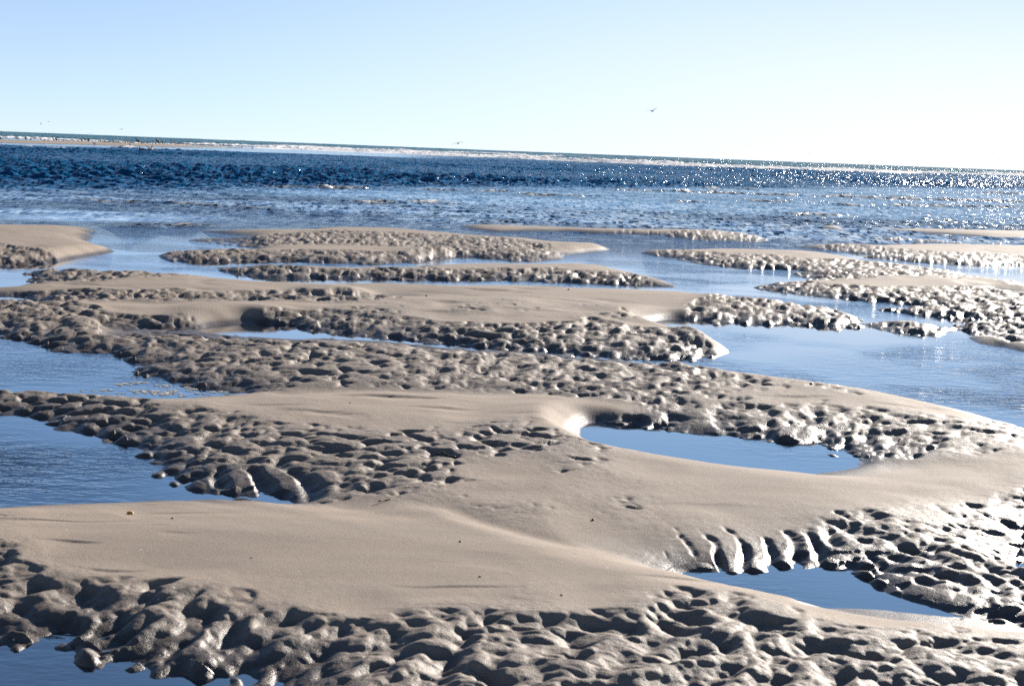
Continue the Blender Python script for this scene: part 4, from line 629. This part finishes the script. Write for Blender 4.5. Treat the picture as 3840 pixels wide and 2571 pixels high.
def pelican(bm, up=1.0):
    tube(bm, [(.38, 0, .30), (.28, 0, .36), (.12, 0, .44), (-.06, 0, .50), (-.17, 0, .50), (-.22, 0, .48)], [.03, .13, .19, .19, .13, .06], 14)
    tube(bm, [(-.17, 0, .50), (-.25, 0, .58), (-.24, 0, .58 + .14 * up), (-.20, 0, .58 + .29 * up), (-.23, 0, .58 + .39 * up), (-.29, 0, .58 + .40 * up), (-.33, 0, .58 + .36 * up)], [.10, .06, .048, .045, .05, .045, .03], 12)
    tube(bm, [(.3, 0, .34), (.44, 0, .27), (.5, 0, .25)], [.07, .05, .04], 10, 1.7)
def pelican_bill(bm, up=1.0):
    z = .58 + .37 * up
    tube(bm, [(-.31, 0, z), (-.37, 0, z - .14), (-.41, 0, z - .30)], [.034, .024, .008], 8)
    tube(bm, [(-.29, 0, z - .03), (-.34, 0, z - .16), (-.40, 0, z - .29)], [.03, .034, .008], 8, .6)
def pelican_float(bm):
    tube(bm, [(.40, 0, .14), (.30, 0, .12), (.10, 0, .08), (-.12, 0, .07), (-.24, 0, .08), (-.3, 0, .1)], [.03, .11, .16, .16, .11, .04], 14)
    tube(bm, [(-.22, 0, .10), (-.30, 0, .19), (-.28, 0, .30), (-.27, 0, .36), (-.32, 0, .37)], [.11, .075, .062, .055, .04], 12)
def gull(bm):
    tube(bm, [(.24, 0, .135), (.15, 0, .15), (.05, 0, .16), (-.05, 0, .18), (-.11, 0, .20), (-.15, 0, .23)], [.014, .045, .075, .08, .06, .03], 12)
    tube(bm, [(-.11, 0, .20), (-.14, 0, .25), (-.155, 0, .285), (-.185, 0, .285)], [.05, .037, .04, .02], 10)
def gull_bill(bm): tube(bm, [(-.18, 0, .283), (-.215, 0, .28), (-.235, 0, .272)], [.011, .009, .004], 8)
def tern(bm):
    tube(bm, [(.17, 0, .10), (.10, 0, .11), (.02, 0, .12), (-.05, 0, .135), (-.09, 0, .15)], [.008, .03, .05, .05, .03], 10)
    tube(bm, [(-.07, 0, .14), (-.095, 0, .175), (-.11, 0, .19), (-.135, 0, .19), (-.18, 0, .182)], [.035, .028, .03, .018, .004], 8)
    for s in (-1, 1): tube(bm, [(0, s * .02, .10), (0, s * .02, .004)], [.010, .008], 6)
def flyer(bm, span, chord, dihedral, body, bend=.25, sweep=.15):
    L = body
    tube(bm, [(L * .55, 0, -.01), (L * .3, 0, 0), (0, 0, 0), (-L * .25, 0, .01), (-L * .38, 0, .02)], [L * .03, L * .10, L * .15, L * .14, L * .07], 12)
    tube(bm, [(-L * .3, 0, .01), (-L * .42, 0, .05), (-L * .5, 0, .04), (-L * .56, 0, .03)], [L * .09, L * .08, L * .08, L * .04], 10)
    tube(bm, [(L * .4, 0, 0), (L * .6, 0, -.01), (L * .68, 0, -.01)], [L * .07, L * .06, L * .04], 10, 2.0)
    for s, dh in ((-1, dihedral[0]), (1, dihedral[1])):
        secs = []
        for f in (0, .12, .3, .5, .7, .86, 1.0):
            sp_ = span / 2 * f
            a = dh + bend * (.5 - f) * (1 if dh < 1.2 else .3)
            c = chord * (1.0 if f < .5 else 1 - .75 * ((f - .5) / .5) ** 1.4)
            secs.append(((-chord * .5 - sweep * math.sin(f * 3.14) * chord + (f > .5) * (f - .5) * sweep * chord * 3, s * sp_ * math.cos(a), sp_ * math.sin(a) + .02), (c, 0, 0), .018 * chord / .35 + .012))
        wing(bm, secs)
MESH = {}
MESH['corm_tall'] = fused('cormorant_body', lambda b: cormorant(b, 1.25), [B_DARK], .014)
MESH['corm'] = fused('cormorant_body', lambda b: cormorant(b, .9, .03), [B_DARK], .014)
MESH['roost'] = fused('roosting_body', roosting, [B_DARK], .016)
MESH['pel'] = fused('pelican_body', pelican, [B_DARK, B_BROWN], .016, lambda c: 1 if c[2] > .5 and c[0] > -.02 else 0)
MESH['float'] = fused('pelican_body', pelican_float, [B_DARK, B_GREY], .016, lambda c: 1 if c[0] > .12 and c[2] > .1 else 0)
MESH['gull'] = fused('gull_body', gull, [B_WHITE, B_DARK], .009, lambda c: 1 if c[2] > .25 or (c[2] < .2 and c[0] < -.06) else 0)
MESH['tern'] = fused('shorebird_body', tern, [B_GREY, B_DARK], .008, lambda c: 1 if c[2] > .165 or c[0] < -.0 else 0)
def spread(b):
    cormorant(b, .95)
    for s in (-1, 1):
        tube(b, [(-.02, s * .05, .46), (.0, s * .22, .47), (.02, s * .36, .52), (.03, s * .42, .47)], [.05, .06, .05, .03], 8, .4)
        tube(b, [(.0, s * .20, .46), (.02, s * .26, .34), (.03, s * .27, .27)], [.05, .07, .03], 8, .5)
MESH['spread'] = fused('cormorant_body', spread, [B_DARK], .015)
L_B = {k: [solid('leg', legs2(h, x, w, r)(s), B_LEG) for s in (-1, 1)] for k, (h, x, w, r) in {'corm': (.24, .04, .05, .013), 'pel': (.33, .05, .07, .018), 'gull': (.12, .02, .03, .008)}.items()}
BILL = {'corm_tall': solid('bill', lambda b: cormorant_bill(b, 1.25), B_BILL), 'corm': solid('bill', lambda b: cormorant_bill(b, .9, .03), B_BILL), 'spread': solid('bill', lambda b: cormorant_bill(b, .95), B_BILL),
        'pel': solid('bill', pelican_bill, B_BILL), 'gull': solid('bill', gull_bill, B_BILL),
        'float': solid('bill', lambda b: (tube(b, [(-.31, 0, .37), (-.36, 0, .26), (-.40, 0, .14)], [.032, .026, .008], 8), tube(b, [(-.30, 0, .34), (-.34, 0, .24), (-.39, 0, .14)], [.02, .03, .006], 8)), B_BILL)}
LEGK = {'corm_tall': 'corm', 'corm': 'corm', 'roost': 'corm', 'spread': 'corm', 'pel': 'pel', 'gull': 'gull'}
def part(name, me, parent):
    p = bpy.data.objects.new(name, me); C.objects.link(p); p.parent = parent; return p
def bird(kind, name, x, y, z, rz, sc, label, cat, group, tilt=0):
    r = bpy.data.objects.new(name, MESH[kind]); C.objects.link(r)
    r.location = (x, y, z); r.rotation_euler = (0, tilt, math.radians(rz)); r.scale = (sc, sc, sc)
    if kind in BILL: part('bill', BILL[kind], r)
    if kind in LEGK:
        for me in L_B[LEGK[kind]]: part('leg', me, r)
    tag(r, label, cat, group); return r
for kind, name, x, y, z, rz, sc, label, cat, group in BIRDS:
    if z is None: z = spit_z(x, y)
    bird(kind, name, x, y, z, rz, sc, label, cat, group)
def flying(name, loc, rot, span, chord, dih, body, mats, paint, label, cat, group, bill=True, bend=.25):
    me = fused(name + '_body', lambda b: flyer(b, span, chord, dih, body, bend), mats, body / 46, paint)
    r = bpy.data.objects.new(name, me); C.objects.link(r); r.location = loc; r.rotation_euler = [math.radians(a) for a in rot]
    if bill: part('bill', solid('bill', lambda b: tube(b, [(-body * .54, 0, .03), (-body * .7, 0, .0), (-body * .8, 0, -.02)], [body * .035, body * .025, body * .008], 8), B_BILL), r)
    tag(r, label, cat, group); return r
MATS = {'pel': [B_BROWN, B_DARK, B_GREY], 'gull': [B_GREY, B_DARK], 'dark': [B_DARK]}
for (mk, name, loc, rot, span, chord, dih, body, label, cat, group, bend) in FLYERS:
    if mk == 'pel': pf = lambda c: 2 if abs(c[1]) < .2 and c[0] > .1 else (1 if abs(c[1]) > .2 else 0)
    elif mk == 'gull': pf = lambda c, s=span: 1 if abs(c[1]) > s * .38 else 0
    else: pf = None
    flying(name, loc, rot, span, chord, dih, body, MATS[mk], pf, label, cat, group, bend=bend)

# ------------------------------------------------------------------ small finds on the sand
def sand_z(x, y):
    h, _ = sand_height(np.array([[float(x)]]), np.array([[float(y)]])); return float(h[0, 0])
M_TWIG = plain('wet_bark', (.014, .011, .009), .6, .5, 60); M_SHELL = plain('orange_shell', (.50, .26, .08), .45, .35, 90); M_PEB = plain('dark_pebble', (.06, .045, .035), .5, .4, 80)
for pts, rad, label in TWIGS:
    top = max(sand_z(pts[0][0] + (pts[-1][0] - pts[0][0]) * q / 12, pts[0][1] + (pts[-1][1] - pts[0][1]) * q / 12) for q in range(13))
    ws = [(x, y, top - .003 + dz) for x, y, dz in pts]
    o0 = ws[0]
    fine = []
    for (a, b) in zip(ws[:-1], ws[1:]):
        for t_ in np.linspace(0, 1, 6)[:-1]: fine.append([a[i] + (b[i] - a[i]) * t_ - o0[i] + random.uniform(-.0012, .0012) for i in range(3)])
    fine.append([ws[-1][i] - o0[i] for i in range(3)])
    rr = [rad * random.uniform(.8, 1.15) * (1 - .3 * k / len(fine)) for k in range(len(fine))]
    ob = bpy.data.objects.new('twig', solid('twig', lambda b: tube(b, fine, rr, 9), M_TWIG)); C.objects.link(ob); ob.location = o0
    tag(ob, label, 'twig')
def shell_build(b):
    n, m = 18, 7; vs = []
    for i in range(m + 1):
        row = []
        for j in range(n + 1):
            a = math.radians(-75 + 150 * j / n); r_ = i / m * (1 + .04 * math.cos(j * 2.09 * 3))
            row.append(b.verts.new((.016 * r_ * math.sin(a), .016 * r_ * math.cos(a) - .008, .009 * math.sin(r_ * 1.5 + .05) * math.cos(a * .9) + .0012 * math.cos(j * 3.14))))
        vs.append(row)
    for i in range(m):
        for j in range(n):
            try: b.faces.new((vs[i][j], vs[i][j + 1], vs[i + 1][j + 1], vs[i + 1][j]))
            except ValueError: pass
    bmesh.ops.remove_doubles(b, verts=b.verts, dist=1e-5)
    bmesh.ops.solidify(b, geom=b.faces[:], thickness=.0015)
sx_, sy_ = SHELL
ob = bpy.data.objects.new('seashell', solid('seashell', shell_build, M_SHELL)); C.objects.link(ob)
ob.location = (sx_, sy_, sand_z(sx_, sy_) + .002); ob.rotation_euler = (.5, .1, .6); tag(ob, 'small orange shell lying on the smooth near sand bar at the left', 'shell')
def pebble_build(b):
    bmesh.ops.create_icosphere(b, subdivisions=3, radius=1)
    for v in b.verts:
        f = 1 + .25 * (math.sin(v.co.x * 3 + 1) * math.cos(v.co.y * 2.5) + .5 * math.sin(v.co.z * 4)); v.co = v.co * f; v.co.z *= .55
PEB = solid('pebble', pebble_build, M_PEB)
for x, y, r_, lab in PEBBLES:
    ob = bpy.data.objects.new('pebble', PEB); C.objects.link(ob); ob.location = (x, y, sand_z(x, y) + r_ * .3); ob.scale = (r_, r_ * .8, r_); ob.rotation_euler.z = random.uniform(0, 6)
    tag(ob, lab, 'pebble', 'dark pebbles dotted over the smooth sand')
# floating scum at the end of the upper left pool
t = NT('sea_foam'); t.out(t.add('ShaderNodeBsdfPrincipled', {'Base Color': (.62, .56, .47, 1), 'Roughness': .5}).outputs[0]); M_FOAM = t.m
bm = bmesh.new()
for cx, cy, ln, wd, n_ in SCUM:
    for k in range(n_):
        x = cx + random.gauss(0, ln); y = cy + random.gauss(0, wd)
        if sand_z(x, y) > .004: continue
        r_ = random.uniform(.006, .02)
        for q in range(random.randint(2, 6)):
            mt = bmesh.ops.create_icosphere(bm, subdivisions=1, radius=1)
            a, b_ = random.uniform(-1.6, 1.6) * r_ * 1.5, random.uniform(-1, 1) * r_ * 1.2
            s = random.uniform(.35, .9) * r_
            for v in mt['verts']: v.co = (x + a + v.co.x * s * 1.5, y + b_ + v.co.y * s, .001 + v.co.z * s * .35)
me = bpy.data.meshes.new('foam_flecks'); bm.to_mesh(me); bm.free(); me.materials.append(M_FOAM)
ob = bpy.data.objects.new('foam_flecks', me); C.objects.link(ob); tag(ob, 'cream flecks of foam drifting at the right end of the upper left pool', 'foam', kind='stuff')

# ------------------------------------------------------------------ sky, sun, camera
SUN_AZ, SUN_EL = math.radians(34), math.radians(20)
W = bpy.data.worlds.new('World'); SC.world = W; W.use_nodes = True
nt = W.node_tree; nt.nodes.clear()
sky = nt.nodes.new('ShaderNodeTexSky'); sky.sky_type = 'NISHITA'; sky.sun_disc = False
sky.sun_elevation = SUN_EL; sky.sun_rotation = SUN_AZ; sky.air_density = 1.0; sky.dust_density = .0; sky.ozone_density = 4.6; sky.altitude = 4500
bg = nt.nodes.new('ShaderNodeBackground'); bg.inputs['Strength'].default_value = .05
wo = nt.nodes.new('ShaderNodeOutputWorld')
# thin cirrus veil low over the sea
tc = nt.nodes.new('ShaderNodeTexCoord'); sep = nt.nodes.new('ShaderNodeSeparateXYZ'); nt.links.new(tc.outputs['Generated'], sep.inputs[0])
def wm(op, a, b=0.0, c=0.0, clamp=False):
    nd = nt.nodes.new('ShaderNodeMath'); nd.operation = op; nd.use_clamp = clamp
    for i, v in enumerate((a, b, c)):
        if isinstance(v, bpy.types.NodeSocket): nt.links.new(v, nd.inputs[i])
        else: nd.inputs[i].default_value = v
    return nd.outputs[0]
def wr(v, a, b):
    nd = nt.nodes.new('ShaderNodeMapRange'); nd.interpolation_type = 'SMOOTHSTEP'; nt.links.new(v, nd.inputs[0]); nd.inputs[1].default_value = a; nd.inputs[2].default_value = b; return nd.outputs[0]
az = wm('ARCTAN2', sep.outputs[0], sep.outputs[1]); el = sep.outputs[2]
skew = wm('ADD', el, wm('MULTIPLY', az, .09))
cb = nt.nodes.new('ShaderNodeCombineXYZ'); nt.links.new(wm('MULTIPLY', az, 3.0), cb.inputs[0]); nt.links.new(wm('MULTIPLY', skew, 34.0), cb.inputs[1])
nz = nt.nodes.new('ShaderNodeTexNoise'); nt.links.new(cb.outputs[0], nz.inputs['Vector']); nz.inputs['Scale'].default_value = 1.0; nz.inputs['Detail'].default_value = 6; nz.inputs['Roughness'].default_value = .6
veil = wm('MULTIPLY', wr(nz.outputs['Fac'], .34, .70), wm('MULTIPLY', wr(el, .0, .02), wr(el, .085, .045)))
veil = wm('MULTIPLY', veil, wm('ADD', .15, wm('MULTIPLY', wr(az, -.1, .25), .8)))
hz = wm('MULTIPLY', wm('ADD', .30, wm('MULTIPLY', wr(az, -.35, .4), .55)), wr(el, .24, .0))
veil = wm('MAXIMUM', veil, hz)
mx = nt.nodes.new('ShaderNodeMix'); mx.data_type = 'RGBA'; pale = wm('MULTIPLY', wm('ADD', .22, wm('MULTIPLY', wr(az, -.35, .15), .28)), wr(el, .75, .05))
m0 = nt.nodes.new('ShaderNodeMix'); m0.data_type = 'RGBA'; nt.links.new(pale, m0.inputs[0]); nt.links.new(sky.outputs[0], m0.inputs[6]); m0.inputs[7].default_value = (4.6, 7.5, 10.6, 1)
nt.links.new(veil, mx.inputs[0]); nt.links.new(m0.outputs[2], mx.inputs[6]); mx.inputs[7].default_value = (9.7, 9.6, 9.5, 1)
nt.links.new(mx.outputs[2], bg.inputs['Color']); nt.links.new(bg.outputs[0], wo.inputs[0])
ld = bpy.data.lights.new('sun', 'SUN'); ld.energy = 5; ld.angle = math.radians(.5); ld.color = (1, .93, .84)
lo = bpy.data.objects.new('sun', ld); C.objects.link(lo)
from mathutils import Vector, Matrix
sd = Vector((math.sin(SUN_AZ) * math.cos(SUN_EL), math.cos(SUN_AZ) * math.cos(SUN_EL), math.sin(SUN_EL)))
lo.rotation_euler = (-sd).to_track_quat('-Z', 'Y').to_euler(); lo.location = sd * 50
cam = bpy.data.cameras.new('camera'); cam.lens = 50; cam.sensor_width = 36; cam.clip_start = .1; cam.clip_end = 30000
cam.dof.use_dof = True; cam.dof.focus_distance = 20; cam.dof.aperture_fstop = 9
co = bpy.data.objects.new('camera', cam); C.objects.link(co)
p, r = CAM
F = Vector((0, math.cos(p), -math.sin(p))); U0 = Vector((0, math.sin(p), math.cos(p))); R0 = Vector((1, 0, 0))
R = math.cos(r) * R0 + math.sin(r) * U0; U = -math.sin(r) * R0 + math.cos(r) * U0
mt = Matrix((R, U, -F)).transposed().to_4x4(); mt.translation = (0, 0, 1.6); co.matrix_world = mt
SC.camera = co
vs = SC.view_settings; vs.view_transform = 'Standard'; vs.look = 'None'; vs.exposure = 1.21; vs.gamma = 1
SC.cycles.max_bounces = 6; SC.cycles.transparent_max_bounces = 6; SC.cycles.caustics_reflective = False; SC.cycles.caustics_refractive = False
SC.cycles.use_denoising = False; SC.cycles.sample_clamp_indirect = 4
